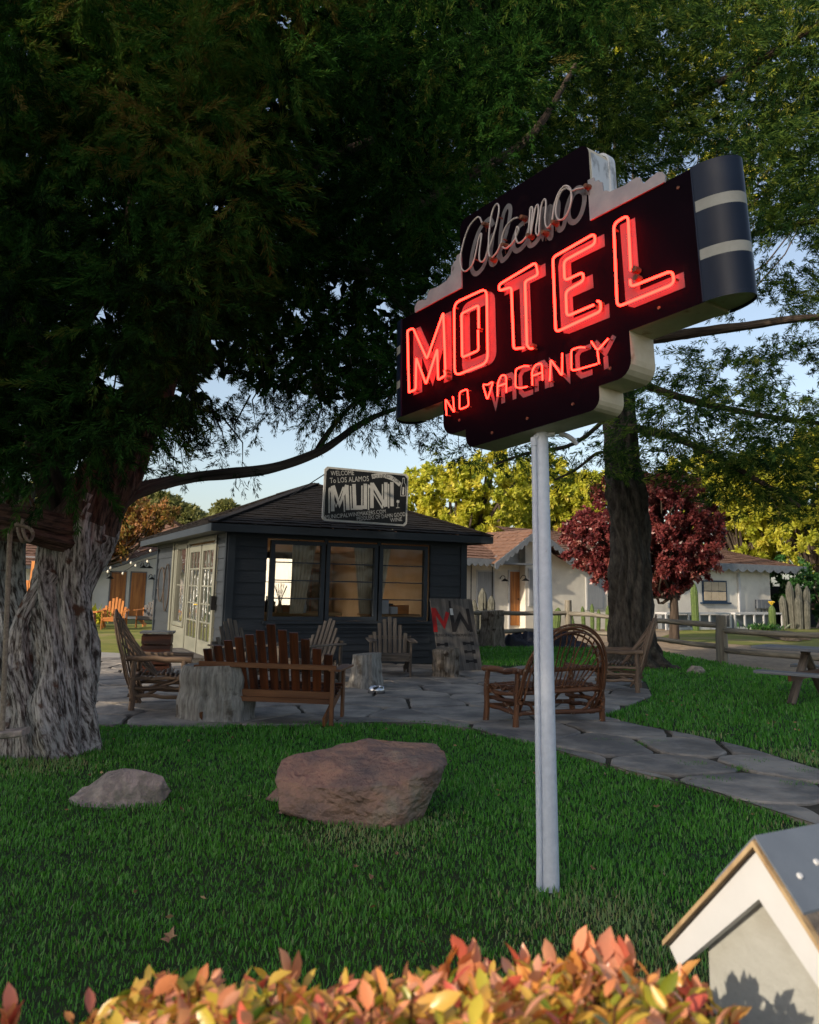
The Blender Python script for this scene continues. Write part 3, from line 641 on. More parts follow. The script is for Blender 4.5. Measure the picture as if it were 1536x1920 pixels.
for k, (y0_, y1_, sw) in enumerate(((.93, 2.12, 0), (2.2, 3.39, .1))):          # two French door leaves
    mb = MB(); W_ = y1_-y0_
    mb.box((-.02, y0_+.06, 1.17), (.045, .12, 2.2)); mb.box((-.02, y1_-.06, 1.17), (.045, .12, 2.2)); mb.box((-.02, (y0_+y1_)/2, .22), (.045, W_-.24, .3)); mb.box((-.02, (y0_+y1_)/2, 2.2), (.045, W_-.24, .14))
    for i in range(1, 5): mb.box((-.02, (y0_+y1_)/2, .37 + (2.13-.37)*i/5), (.03, W_-.24, .03))
    for i in range(1, 3): mb.box((-.021, y0_+.12+(W_-.24)*i/3, 1.25), (.028, .024, 1.76))
    d_ = mb.build('french_door', 'doorpaint', hut)
    MB().add([(-.02, y0_+.12, .37), (-.02, y1_-.12, .37), (-.02, y1_-.12, 2.13), (-.02, y0_+.12, 2.13)], [[0, 1, 2, 3]]).build('pane', 'glass', d_)
    if k: MB().tube([(-.04, y0_+.06, 1.05), (-.09, y0_+.06, 1.05), (-.09, y0_+.17, 1.05)], .011, 8).build('handle', 'yellow', d_)
mb = MB(); mb.tube([(-.06, .72, 2.4), (-.06, .73, 1.2)], .012, 6); mb.box((-.08, .72, 1.12), (.08, .12, .26)); mb.build('electrical_box', 'black', hut)
MB().box((-.3, 2.2, .05), (.5, 2.6, .1)).build('doorstep', 'greywood2', hut)
# inside: tables, boxes, curtains, lamp
HM = wmat(hut)
def hp(a, b, z=0.): return HM @ Vector((a, b, z))
t = T('counter_table', 'long tan wooden table behind the left window of the dark hut', 'table', hp(1.7, 1.1), RH)
MB().box((0, 0, .93), (1.7, .7, .05)).build('tabletop', 'tan', t); 
mb = MB(); mb.box((0, .05, .5), (1.5, .5, .8)); mb.build('cabinet_base', 'tan', t)
bx_lab = [('white', 'white carton at the bottom of the right hut window', 3.3, .5, .95, .22, .28), ('greywood2', 'dark grey box beside the cartons in the right hut window', 3.45, .75, .95, .3, .2), ('cedarwood', 'orange cardboard box in the right hut window', 3.72, .55, .95, .30, .17), ('white', 'low pale carton stacked in the middle of the right hut window', 3.52, .45, .95, .16, .14), ('cedarwood', 'orange box on the tan table in the left hut window', 1.45, 1.0, .96, .28, .13), ('tan', 'tan box beside the orange box on the hut table', 1.05, .95, .96, .25, .2)]
for mt_, lb, a, b, z, wd, h in bx_lab:
    mb = MB(); mb.box((0, 0, h/2), (wd, wd*.8, h)); mb.box((0, 0, h), (wd*1.02, .05, .004)); o = mb.build('carton', mt_); o.matrix_world = at(hp(a, b, z), RH + .2); WM[o.name] = o.matrix_world.copy(); tag(o, lb, 'box', 'cartons inside the hut')
t2 = T('display_shelf', 'tan wooden display shelf under the right hut window', 'shelf', hp(3.5, .6), RH); MB().box((0, 0, .92), (1.1, .7, .04)).build('shelf_board', 'tan', t2); MB().box((0, 0, .45), (1.0, .6, .88)).build('cabinet_base', 'tan', t2)
t = T('globe_lamp', 'unlit white globe lamp hanging inside the left hut window', 'lamp', hp(1.62, .9, 2.4), RH)
MB().tube([(0, 0, 0), (0, 0, -.22)], .006, 6).build('cord', 'black', t); MB().lathe([(.001, -.46), (.05, -.445), (.085, -.40), (.10, -.34), (.085, -.28), (.05, -.24), (.02, -.22)], n=16).build('globe', 'bulb', t)
def curtain(a, b, wd, lean, lb):
    mb = MB(); N = 26; vs = []
    for i in range(N+1):
        u = i/N
        for z, k, sh in ((2.3, 1., 0), (1.6, .75, lean*.5), (.95, .55, lean)): vs.append((a + (u-.5)*wd*k + sh, b + .035*math.sin(u*34), z))
    mb.add(vs, [[3*i+j, 3*i+3+j, 3*i+4+j, 3*i+1+j] for i in range(N) for j in range(2)], None, 0, True)
    o = mb.build('curtain', 'curtain'); o.matrix_world = HM; tag(o, lb, 'curtain', 'curtains inside the hut')
for a, lb in ((1.0, 'dark wine bottle at the left end of the hut table'), (1.12, 'green wine bottle second from the left on the hut table'), (2.15, 'dark wine bottle at the left side of the middle hut window'), (2.3, 'pair-mate dark wine bottle further right in the middle hut window')):
    o = MB().lathe([(.001, 0), (.038, 0), (.038, .19), (.014, .24), (.014, .31), (.001, .31)], n=12).build('wine_bottle', 'blackpaint'); o.matrix_world = at(hp(a, .75 + a*.1, .955)); tag(o, lb, 'bottle', 'wine bottles in the hut')
t = T('twig_vase', 'slim vase of bare twigs on the table in the left hut window', 'vase', hp(1.2, .62, .955)); MB().lathe([(.001, 0), (.05, 0), (.06, .08), (.03, .18), (.035, .2)], n=12).build('vase', 'logend', t)
mb = MB()
for i in range(16): an = i*2.4; mb.tube([(0, 0, .1), (.05*math.cos(an), .05*math.sin(an), .32), (.13*math.cos(an+.3), .13*math.sin(an), .5+.02*(i % 4))], .004, 4)
mb.build('twigs', 'limb', t)
t = T('white_vase', 'white pitcher with pale blooms at the right of the left hut window', 'vase', hp(1.66, .55, .955)); MB().lathe([(.001, 0), (.05, 0), (.07, .1), (.04, .2), (.05, .24)], n=14).build('vase', 'white', t)
MB().lathe([(.001, .36), (.05, .34), (.07, .29), (.05, .24), (.001, .23)], n=9).build('blooms', 'curtain', t)
t = T('wall_shelf', 'dark plank shelf with goods on the back wall inside the hut', 'shelf', hp(1.2, HD-.3, 1.3), RH); MB().box((0, 0, 0), (1.2, .3, .04)).build('shelf_board', 'redwood', t); MB().box((0, 0, .4), (1.2, .3, .04)).build('shelf_board', 'redwood', t)
t = T('dark_doorway', 'tall dark panelled cupboard against the back wall seen through the middle hut window', 'cupboard', hp(4.05, HD-.35, 0), RH); MB().box((0, 0, 1.0), (.75, .4, 1.9)).build('body', 'redwood', t); MB().box((-.19, -.21, 1.0), (.32, .02, 1.7)).build('door', 'greywood2', t); MB().box((.19, -.21, 1.0), (.32, .02, 1.7)).build('door', 'greywood2', t)
curtain(1.55, .28, .5, -.12, 'pale curtain at the right side of the left hut window'); curtain(3.15, .3, .5, -.1, 'pale curtain at the left side of the right hut window'); curtain(2.75, .3, .35, .08, 'narrow pale curtain at the right side of the middle hut window')
# hoops on the side wall
for b_, zc, h, lb in ((6.72, 1.43, .42, 'thin iron hoop hung on the far end of the hut side wall'), (5.93, 1.36, .56, 'taller iron hoop hung on the hut wall beside the pale trim')):
    mb = MB(); wd = .42 if b_ > 6 else .36
    mb.tube([(-.06, b_ + wd*math.cos(t_), zc + h*math.sin(t_)) for t_ in np.linspace(0, 2*PI, 29)[:-1]], .014, 6, closed=True)
    o = mb.build('iron_hoop', 'limb'); o.matrix_world = HM; tag(o, lb, 'hoop', 'iron hoops on the hut wall')

# MUNI sign board on the eave
A0 = D(604, 976, 15.35); A1 = D(763, 987, 16.0); Tt = D(607, 874, 15.35)
mx_ = nrm(A1 - A0); mz_ = nrm(Tt - A0); mz_ = nrm(mz_ - mx_*(mz_ @ mx_)); my_ = np.cross(mx_, mz_); MW_, MH_ = np.linalg.norm(A1-A0), np.linalg.norm(Tt-A0)
if my_[1] > 0: my_ = -my_
t = T('winery_signboard', 'black painted board with pale hand lettering standing on the hut roof edge', 'sign', A0)
c_ = .05
def board(inset, ch): return [(inset+ch, inset), (MW_-inset-ch, inset), (MW_-inset, inset+ch), (MW_-inset, MH_-inset-ch), (MW_-inset-ch, MH_-inset), (inset+ch, MH_-inset), (inset, MH_-inset-ch), (inset, inset+ch)]
mb = MB(); mb.prism(board(0, .05), A0, mx_, mz_, my_, -.04, 0); mb.build('border', 'signwhite', t, True)
mb = MB(); mb.prism(board(.035, .05), A0, mx_, mz_, my_, .001, .004); mb.build('board', 'signblack', t, True)
mb = MB()
u0, v0 = 1424., 1024-100.                                # the board spans 130..1424 x 100..1020 in the traced drawing
def mp(x, y): u = (x-128)/1290.; v = (922-(y-u*120))/828.; return (u*MW_, v*MH_)
def mt_(txt, x0, y0, x1, y1, hgt, m=0, z=.006):           # baseline from (x0,y0) to (x1,y1), height in traced units
    p, q = mp(x0, y0), mp(x1, y1); put_text(mb, txt, p[0], p[1], math.hypot(q[0]-p[0], q[1]-p[1]), hgt/857.*MH_, A0, mx_, mz_, my_, z, m, math.atan2(q[1]-p[1], q[0]-p[0]))
mt_('WELCOME', 222, 240, 570, 230, 75); mt_('To LOS ALAMOS', 215, 355, 800, 325, 85)
mt_('MUNICIPALWINEMAKERS.COM', 180, 905, 1080, 830, 66); mt_('PEDDLERS OF DAMN GOOD', 645, 942, 1390, 878, 66); mt_('WINE', 1155, 970, 1340, 955, 62)
def blk(pts, wd, z=.006, off=(0, 0)): ribbon(mb, [mp(x+off[0], y+off[1]) for x, y in pts], wd, A0, mx_, mz_, my_, z)
B = .068
for off, z, wd in (((-50, 28), .0055, .026), ((0, 0), .0068, B)):
    if wd != B: o2 = off
    blk([(275, 785), (255, 400)], wd, z, off); blk([(262, 392), (372, 690), (465, 385)], wd, z+.0002, off); blk([(465, 385), (500, 770)], wd, z+.0004, off)
    blk([(572, 370), (600, 730), (760, 730), (745, 365)], wd, z, off)
    blk([(862, 745), (845, 350)], wd, z, off); blk([(850, 360), (1075, 725)], wd, z+.0002, off); blk([(1075, 725), (1060, 345)], wd, z+.0004, off)
    blk([(1172, 722), (1155, 340)], wd, z, off)
# glass, bottle, ribbon
blk([(1262, 625), (1262, 665)], .055); blk([(1262, 665), (1262, 740)], .008); blk([(1235, 748), (1290, 744)], .012)
blk([(1300, 560), (1375, 560), (1380, 400), (1355, 350), (1352, 280), (1325, 280), (1325, 350), (1303, 400), (1300, 560)], .012); blk([(1340, 420), (1338, 540)], .035)
rb = smoothpath([(840, 255), (960, 235), (1080, 250), (1190, 300), (1290, 385)], 4); blk(rb, .085, .0056)
mb.build('lettering', 'signwhite', t, True)
mb = MB()
mt_('FOUNDED', 858, 285, 1130, 272, 62, 0, .0066); mt_('FOR', 1160, 305, 1265, 365, 60, 0, .0068)
mb.build('ribbon_lettering', 'signblack', t, True)
mb = MB(); mb.tube([Tt + mx_*.02 - mz_*.15, Tt + mx_*-.35 - mz_*.5 - my_*.9], .01, 5); mb.tube([A1 + mz_*.7, A1 + mz_*.3 - my_*.9], .01, 5); mb.build('brace', 'black', t, True)

# ------------------------------------------------------------------ furniture
def stump(name, label, loc, r, h, mt='stump', group='log stump tables', flare=.1, seed=1, oval=1., rz=0., lean=0.):
    rg = random.Random(seed); mb = MB(); N, Kk = 56, 16; vs = []; gr = []
    ph = [(rg.uniform(0, 6.28), rg.uniform(.01, .035), k) for k in (2, 3, 5, 7, 11, 17, 23)]
    for i in range(Kk+1):
        z = h*i/Kk; f = 1 + flare*(1-i/Kk)**2 + .03*math.sin(i*.9+seed) + (.04 if i == Kk-1 else 0)*0
        for j in range(N):
            t = 2*PI*j/N; q = r*f*(1 + sum(a*math.cos(k*t + p + .05*i*(k < 6)) for p, a, k in ph)) * (.985 if i == Kk else 1)
            x, y = q*math.cos(t), q*math.sin(t)*oval; vs.append((x + lean*z, y, z + (.02*math.cos(t) if i == Kk else 0))); gr.append((x, y, z))
    mb.add(vs, [[i*N+j, i*N+(j+1) % N, (i+1)*N+(j+1) % N, (i+1)*N+j] for i in range(Kk) for j in range(N)], gr, 0, True)
    top = vs[-N:]; cz = sum(v[2] for v in top)/N; vt = list(top)
    rings = [.985, .8, .6, .4, .2]; allv = []
    for q in rings: allv += [(lean*h + (v[0]-lean*h)*q, v[1]*q, cz + (v[2]-cz)*q + (rg.uniform(-.002, .002))) for v in top]
    allv.append((lean*h, 0, cz)); fs = [[i*N+j, i*N+(j+1) % N, (i+1)*N+(j+1) % N, (i+1)*N+j] for i in range(4) for j in range(N)] + [[4*N+j, 4*N+(j+1) % N, 5*N] for j in range(N)]
    mb.add(allv, fs, [(v[0]*4, v[1]*4, v[2]) for v in allv], 0, False)
    mb.add(vt + allv[:N], [[j, (j+1) % N, N+(j+1) % N, N+j] for j in range(N)])
    o = mb.build(name, mt); o.matrix_world = at(loc, rz); WM[o.name] = o.matrix_world.copy(); return tag(o, label, 'stump', group)
stump('stump_table', 'wide silver-grey log stump beside the twig armchair, largest of the patio stumps', G(405, 1348), .40, .60, seed=3, flare=.08, oval=.9)
stump('stump_table', 'pale smooth stump with flared base behind the brown bench, next to the steel bowl', G(685, 1291), .205, .50, seed=5, flare=.32)
stump('stump_table', 'upright bark-brown log stump in front of the leaning wine signboard', G(835, 1270), .225, .47, 'stump_b', seed=8, flare=.02)
fs_ = stump('fence_stump', 'tall split grey stump post on the back lawn by the rail fence', G(921, 1212), .30, .92, 'stump_b', 'log stump tables', seed=9, flare=.25, lean=.04)
# steel bowl
bowl = MB().lathe([(.001, .012), (.09, .012), (.10, .02), (.075, .095), (.085, .10), (.105, .098), (.125, .0), (.001, .0)], n=28).build('pet_bowl', 'steel'); bowl.location = G(706, 1300, .02); tag(bowl, 'round steel dog bowl on the flagstones beside the pale stump', 'bowl')

def slat(mb, p0, p1, w, th, up, m=0): mb.beam(p0, p1, w, th, up, m, bv=.003)
def adirondack(name, label, wd, nb, mt, mt2, group, tops=None, seed=0, back='arch'):
    """front faces -y; origin on the ground under the seat"""
    rg = random.Random(seed); t = T(name, label, 'chair' if wd < 1 else 'bench', (0, 0, 0), 0, group); hw = wd/2
    mb = MB()                                           # seat slats sloping back
    for i in range(6):
        y = -.27 + i*.093; z = .36 - (y+.27)*.25; mb.beam((-hw, y, z), (hw, y, z), .085, .02, (0, -.25, 1), bv=.003)
    mb.beam((-hw, -.325, .31), (hw, -.325, .31), .022, .12, bv=.003)
    mb.build('seat', mt, t)
    mb = MB(); lean = math.tan(rad(22))
    for i in range(nb):
        u = (i - (nb-1)/2)/((nb-1)/2); h = (.94 - .24*u*u if back == 'arch' else .92) + rg.uniform(-.03, .03)
        if tops: h = tops[i]
        x0 = u*(hw-.07); x1 = u*(hw-.07)*(1.0 + .14*(1 if wd < 1 else .45)); z0 = .22
        y0 = .2 + 0*abs(u); y1 = y0 + (h-z0)*lean
        slat(mb, (x0, y0, z0), (x1, y1, h), (wd-.1)/nb*.86, .019, (0, -1, .4))
    mb.build('backrest', mt, t)
    for sx in (-1, 1):
        mb = MB(); mb.beam((sx*(hw+.03), -.36, .565), (sx*(hw+.045), .42, .575), .13, .024, bv=.005); mb.build('armrest', mt2, t)
        mb = MB(); mb.beam((sx*(hw-.01), -.30, 0), (sx*(hw-.01), -.30, .55), .028, .095, (0, 1, 0), bv=.004); mb.build('leg', mt2, t)
        mb = MB(); mb.beam((sx*(hw-.035), -.34, .33), (sx*(hw-.035), .50, .05), .028, .10, bv=.004); mb.build('leg', mt2, t)
        mb = MB(); mb.beam((sx*(hw+.02), .385, .0), (sx*(hw+.02), .385, .56), .045, .045, (0, 1, 0), bv=.004); mb.build('rear_post', mt2, t)
    mb = MB(); mb.beam((-hw-.06, .40, .60), (hw+.06, .40, .60), .03, .055, bv=.003); mb.beam((-hw-.02, .30, .30), (hw+.02, .30, .30), .03, .075, bv=.003)
    if wd > 1: mb.beam((-hw, .345, .24), (hw, .345, .24), .03, .05)
    mb.build('back_rail', mt2, t)
    return t
def place(o, loc, rz): o.matrix_world = at(loc, rz); WM[o.name] = o.matrix_world.copy(); return o
def zs(p, dz=.022): return (p[0], p[1], p[2] + dz)
tops = [.74, .80, .90, .965, .99, 1.05, .98, .93, .90, .86, .80, .76]
bn = adirondack('slatted_bench', 'wide brown stained slat-back bench turned away from the camera, in front of the dark hut', 1.42, 12, 'redwood', 'brownwood', None, tops, 2)
place(bn, zs(np.array([-1.44, 9.93, 0])), rad(180-8))
ch = adirondack('adirondack_chair', 'grey weathered slat-back chair facing the camera under the right hut window', .62, 7, 'greywood', 'greywood', 'weathered slat-back chairs by the hut', None, 3)
p_ = G(733, 1268); place(ch, zs(p_), rad(6))
m2 = at(zs(G(575, 1282)), rad(-38)); copy_tree(ch, m2, 'grey weathered slat-back chair rising behind the middle of the brown bench')
m3 = at(zs(G(462, 1290)), rad(48)); copy_tree(ch, m3, 'grey weathered slat-back chair half hidden behind the left end of the brown bench')

def twig_chair(name, label, wd, nst, seed, mt, hoop=1.08, dep=.52, group=None, cat='chair'):
    """rustic bent-twig seat; back at y=0, front at y=dep (faces +y); origin at ground below back"""
    rg = random.Random(seed); t = T(name, label, cat, (0, 0, 0), 0, group); hw = wd/2; j = lambda s=.008: rg.uniform(-s, s)
    def stick(mb, a, b, r0, r1=None, bow=.012, n=7):
        a = np.array(a, float); b = np.array(b, float); P = [a + (b-a)*i/5 + np.array([j(bow), j(bow), j(bow)])*(0 < i < 5) for i in range(6)]; mb.tube(P, [r0 + ((r1 or r0)-r0)*i/5 for i in range(6)], n, wob=.08)
    for x, y, h in ((-hw, 0, .60), (hw, 0, .60), (-hw-.02, dep, .56), (hw+.02, dep, .56)):
        mb = MB(); stick(mb, (x*1.05, y, 0), (x, y, h), .036, .031); mb.build('leg', mt, t)
    for sx in (-1, 1):
        mb = MB(); stick(mb, (sx*hw, -.09, .585), (sx*(hw+.02), dep+.09, .57), .034, .038); mb.build('armrest', mt, t)
    mb = MB()
    for z, y in ((.36, 0), (.36, dep), (.14, 0), (.17, dep), (.585, 0)):
        if z > .5 and wd < 1: continue
        stick(mb, (-hw-.05, y, z), (hw+.05, y, z+j(.02)), .026, .028)
    for sx in (-1, 1):
        for z in (.34, .16, .25): stick(mb, (sx*hw, -.05, z+j(.02)), (sx*hw, dep+.06, z+j(.02)), .022, .025)
        stick(mb, (sx*hw, 0, .34), (sx*hw*.55, 0, .14), .016); stick(mb, (sx*hw, dep, .34), (sx*hw*.5, dep, .16), .016); stick(mb, (sx*hw, .02, .12), (sx*hw, dep, .36), .017)
    mb.build('frame', mt, t)
    mb = MB(); n = max(9, int(wd/.05))
    for i in range(n):
        y = .04 + (dep-.02)*i/(n-1); stick(mb, (-hw-.02, y, .385 + .02*math.cos(i)), (hw+.02, y, .385+.02*math.cos(i+1)), .013)
    if wd > 1:
        for i in range(10): x = -hw + wd*(i+.5)/10; stick(mb, (x, 0, .40), (x+.02, dep, .41), .014)
    mb.build('seat', mt, t)
    mb = MB(); lean = .30                                # hoops
    for k in range(5):
        w_ = hw + .015 - k*.018; top = hoop - k*.026; P = []
        for i in range(21):
            u = PI*i/20; x = -w_*math.cos(u); z = .30 + (top-.30)*math.sin(u)**.72; P.append((x + j(.004), -.03 - (z-.30)*lean + .012*k*(-1)**k + j(.004), z))
        P = [(-w_*.96, .10, .08)] + P + [(w_*.96, .10, .08)]; mb.tube(smoothpath(P, 2), .0125, 6, wob=.06)
    mb.build('back_hoop', mt, t)
    mb = MB()
    for i in range(nst):
        u = (i+.5)/nst; a = PI*(.12 + .76*u); x1 = -(hw-.03)*math.cos(a)*1.0; z1 = .30 + (hoop-.06-.30)*math.sin(a)**.72; x0 = (u-.5)*wd*.62
        stick(mb, (x0, dep*.35*(wd < 1) + .04, .38), (x1, -.03-(z1-.3)*lean, z1), .0085 if wd > 1 else .012, None, .014, 5)
    mb.build('back_twigs', mt, t)
    return t
lv = twig_chair('bent_twig_loveseat', 'reddish brown bent-twig loveseat with arched back seen from behind, right of the sign pole base', 1.17, 15, 4, 'twig', 1.10, .54, cat='bench')
A_, B_ = G(970, 1368), G(1127, 1356); dr = B_ - A_; mid = (A_ + B_)/2; rzl = math.atan2(dr[1], dr[0]); place(lv, zs(mid), rzl)
tc = twig_chair('bent_twig_armchair', 'grey brown twig armchair with splayed stick back beside the big stump, left on the patio', .60, 10, 7, 'twig2', 1.13, .56, 'twig armchairs')
place(tc, zs(np.array([-3.22, 10.55, 0])), rad(-78))
m_ = at(zs(np.array([3.55, 13.35, 0])), rad(72)); copy_tree(tc, m_, 'bent-twig armchair with tall oval back in front of the straight cedar trunk')
for c in bpy.data.objects:
    pass
# crate behind the left armchair
t = T('wooden_crate', 'dark wooden crate by the hut steps behind the twig armchair', 'crate', zs(np.array([-4.05, 14.3, 0])), rad(10))
mb = MB()
for i in range(4):
    for y in (-.2, .2): mb.box((0, y, .07+i*.16), (.46, .02, .13))
    for x in (-.22, .22): mb.box((x, 0, .07+i*.16), (.02, .38, .13))
for x in (-.2, .2):
    for y in (-.17, .17): mb.box((x, y, .34), (.04, .03, .64))
mb.build('slats', 'redwood', t); MB().box((0, 0, .66), (.52, .48, .03)).build('lid', 'stump', t)
# leaning wine signboard
bl = D(817, 1253, 16.2); b0 = np.array([1.02, 16.0, .03]); dx_ = np.array([math.cos(RH), math.sin(RH), 0]); dy_ = np.array([-math.sin(RH), math.cos(RH), 0])
b0 = G(826, 1259, .02); mxw = .87; ht = 1.30; upv = nrm(np.array([0, 0, 1.]) + dy_*.16 - dx_*.10); nn_ = nrm(np.cross(dx_, upv)); 
t = T('leaning_signboard', 'weathered grey plank board with red and black painted initials leaning on the hut corner', 'sign', b0)
mb = MB()
for i in range(1): mb.prism([(0, 0), (mxw, 0), (mxw, ht), (0, ht)], b0, dx_, upv, nn_, -.03, 0)
mb.build('board', 'stump_s' if 0 else 'greywood2', t, True)
mb = MB()
def wp(x, y): return ((x-215 - (y-130)*.085)/(960-165)*mxw + .05*0, (1650-y)/(1650-130)*ht)
rib = lambda pts, wd, m, z=.004: ribbon(mb, [wp(*q) for q in pts], wd, b0, dx_, upv, nn_, z, m)
mb = MB(); rib([(290, 840), (262, 330)], .085, 0); rib([(275, 350), (450, 700), (530, 420)], .08, 0, .0045); mb.build('red_letter', 'redpaint', t, True)
mb = MB(); rib([(590, 330), (635, 840)], .075, 0); rib([(640, 800), (765, 480), (930, 800)], .08, 0, .0045); rib([(965, 840), (910, 340)], .07, 0); rib([(575, 175), (580, 330)], .04, 0, .005); mb.build('black_letter', 'blackpaint', t, True)
for x, y, w_ in ((400, 1100, .22), (890, 1080, .22), (910, 1255, .22), (930, 1455, .2)):
    mb = MB(); rib([(x-105, y), (x-45, y)], .055, 0); rib([(x-45, y), (x+45, y)], .03, 0); rib([(x+45, y), (x+110, y)], .07, 0); mb.build('painted_arrow', 'blackpaint', t, True)
mb = MB(); p = wp(270, 935); put_text(mb, 'MUNICIPAL WINEMAKERS', p[0], p[1], .78, .052, b0, dx_, upv, nn_, .004)
mb.build('black_lettering', 'blackpaint', t, True)
mb = MB(); rib([(598, 340), (612, 480)], .06, 0, .006); mb.build('bottle_label', 'white', t, True)

# ------------------------------------------------------------------ rocks, leaves
def hull_rock(name, label, pts, loc, rz, mt, cuts=3, amp=.02, seed=1, sm=2):
    bm = bmesh.new()
    for p in pts: bm.verts.new(p)
    bmesh.ops.convex_hull(bm, input=bm.verts); 
    for v in [v for v in bm.verts if not v.link_faces]: bm.verts.remove(v)
    for _ in range(cuts): bmesh.ops.subdivide_edges(bm, edges=bm.edges[:], cuts=1, use_grid_fill=True)
    bmesh.ops.triangulate(bm, faces=bm.faces[:])
    for _ in range(sm): bmesh.ops.smooth_vert(bm, verts=bm.verts[:], factor=.5, use_axis_x=True, use_axis_y=True, use_axis_z=True)
    from mathutils import noise
    bm.normal_update()
    for v in bm.verts:
        q = v.co*3.1 + Vector((seed, 0, 0)); v.co += v.normal*(amp*(noise.noise(q)*1.4 + .6*noise.noise(q*2.7) + .35*abs(noise.noise(q*6.))))
    me = bpy.data.meshes.new(name); bm.to_mesh(me); bm.free(); me.materials.append(K[mt])
    me.polygons.foreach_set('use_smooth', [True]*len(me.polygons))
    o = bpy.data.objects.new(name, me); link(o); o.matrix_world = at(loc, rz); return tag(o, label, 'rock')
bp = [(-.62, .0, .22), (-.60, .16, .31), (-.56, -.08, .06), (-.46, .12, -.02), (-.10, -.24, -.05), (.14, -.30, -.07), (.27, -.20, -.08), (-.34, -.17, .21), (-.08, -.27, .22), (.18, -.31, .27), (.38, -.24, .33), (-.25, .30, .35), (.06, .36, .43), (.42, .30, .40), (.52, .10, .405), (.53, -.05, .34), (.42, -.12, .12), (.34, .12, -.04), (-.42, .26, .30)]
hull_rock('boulder', 'large reddish brown boulder with slanted flat top on the lawn', bp, G(692, 1528), rad(3), 'rock', 5, .030, 5, 2)
hull_rock('rock', 'low pale rock half sunk in the left lawn', [(-.34, -.05, .0), (-.30, .1, .05), (-.12, -.14, .04), (-.05, -.08, .15), (.12, .0, .205), (.30, -.02, .17), (.36, .02, .06), (.32, -.1, -.02), (.0, -.2, -.05), (-.2, -.18, -.03), (.2, .22, .1), (-.1, .2, .08), (-.1, .05, .18)], G(222, 1500), 0, 'rock2', 4, .014, 2, 2)
hull_rock('rock', 'small round stone on the right lawn near the rail fence', [(-.2, 0, 0), (.2, 0, 0), (0, -.12, 0), (0, .12, 0), (-.08, 0, .14), (.1, 0, .13), (.15, -.08, .03), (-.15, .08, .06)], G(1306, 1262), 0, 'rock2', 3, .012, 9, 2)
hull_rock('rock', 'small dark stone tucked against the left foot of the big boulder', [(-.09, 0, 0), (.09, 0, 0), (0, -.07, 0), (0, .07, 0), (0, 0, .1), (.05, -.03, .09)], G(520, 1500), 0, 'rock', 3, .01, 4, 1)
hull_rock('rock', 'tiny flat stone lying on the grass just below the boulder left end', [(-.06, 0, 0), (.05, 0, 0), (0, -.05, 0), (0, .04, 0), (.02, 0, .05)], G(533, 1524), .4, 'rock', 3, .006, 7, 1)
rg = random.Random(5)
for x, y, s_, lb in ((320, 1762, .05, 'large curled brown leaf fallen on the lower left lawn'), (665, 1627, .022, 'small brown leaf on the lawn below the boulder'), (694, 1648, .032, 'tan dry leaf on the lawn beneath the boulder, right of the small brown one'), (742, 1603, .02, 'tiny reddish leaf between the boulder and the sign pole'), (1110, 1630, .03, 'dry leaf beside the foot of the sign pole'), (1232, 1514, .03, 'reddish leaf on the lawn right of the pole, near the path edge'), (1020, 1408, .035, 'orange leaf at the edge of the flagstone path')):
    p = G(x, y, .035); mb = MB(); N = 10; vs = [(0, 0, .0)]
    for i in range(N): t = 2*PI*i/N; q = s_*(1 if i % 2 else .5)*rg.uniform(.8, 1.2); vs.append((q*math.cos(t), q*math.sin(t)*.7, .35*q*abs(math.cos(t*1.5)) + .01))
    mb.add(vs, [[0, 1+i, 1+(i+1) % N] for i in range(N)]); o = mb.build('fallen_leaf', 'leafdry'); o.matrix_world = at(p, rg.random()*6) @ Matrix.Rotation(.5, 4, 'X'); tag(o, lb, 'leaf', 'dry leaves on the lawn')

# ------------------------------------------------------------------ rail fence
P1 = G(1355, 1243); P2 = G(1066, 1209); fd = nrm(P1-P2); 
fen = T('rail_fence', 'weathered two-rail split timber fence along the gravel drive', 'fence', P2)
def gp_(p, h, r=.075, lean=0.):
    mb = MB(); mb.tube([p + [0, 0, -.05], p + [lean*.5, 0, h*.5], p + [lean, 0, h]], [r*1.05, r, r*.95], 6, wob=.1); mb.build('post', 'fence', fen, True)
P0 = P1 + fd*5.5
gp_(P1, 1.02, .125); gp_(P2, 1.22, .10); gp_(P0, 1.05, .12)
def rail(a, b, za, zb, r=.055):
    mb = MB(); a = np.array(a, float); b = np.array(b, float); a[2] = za; b[2] = zb; d = nrm(b-a)
    mb.tube([a - d*.12] + [a+(b-a)*i/6 + np.array([rg.uniform(-.015, .015), 0, rg.uniform(-.015, .015)]) for i in range(7)] + [b + d*.12], [r*.6] + [r]*7 + [r*.6], 5, wob=.12); mb.build('rail', 'fence', fen, True)
rail(P2, P1, .86, .80, .062); rail(P2, P1, .42, .34, .06); rail(P1, P0, .70, .76, .065); rail(P1, P0, .28, .30, .06)
PL = G(893, 1212); rail(PL, P2, .86, .86, .06); rail(PL, P2, .38, .40, .06)
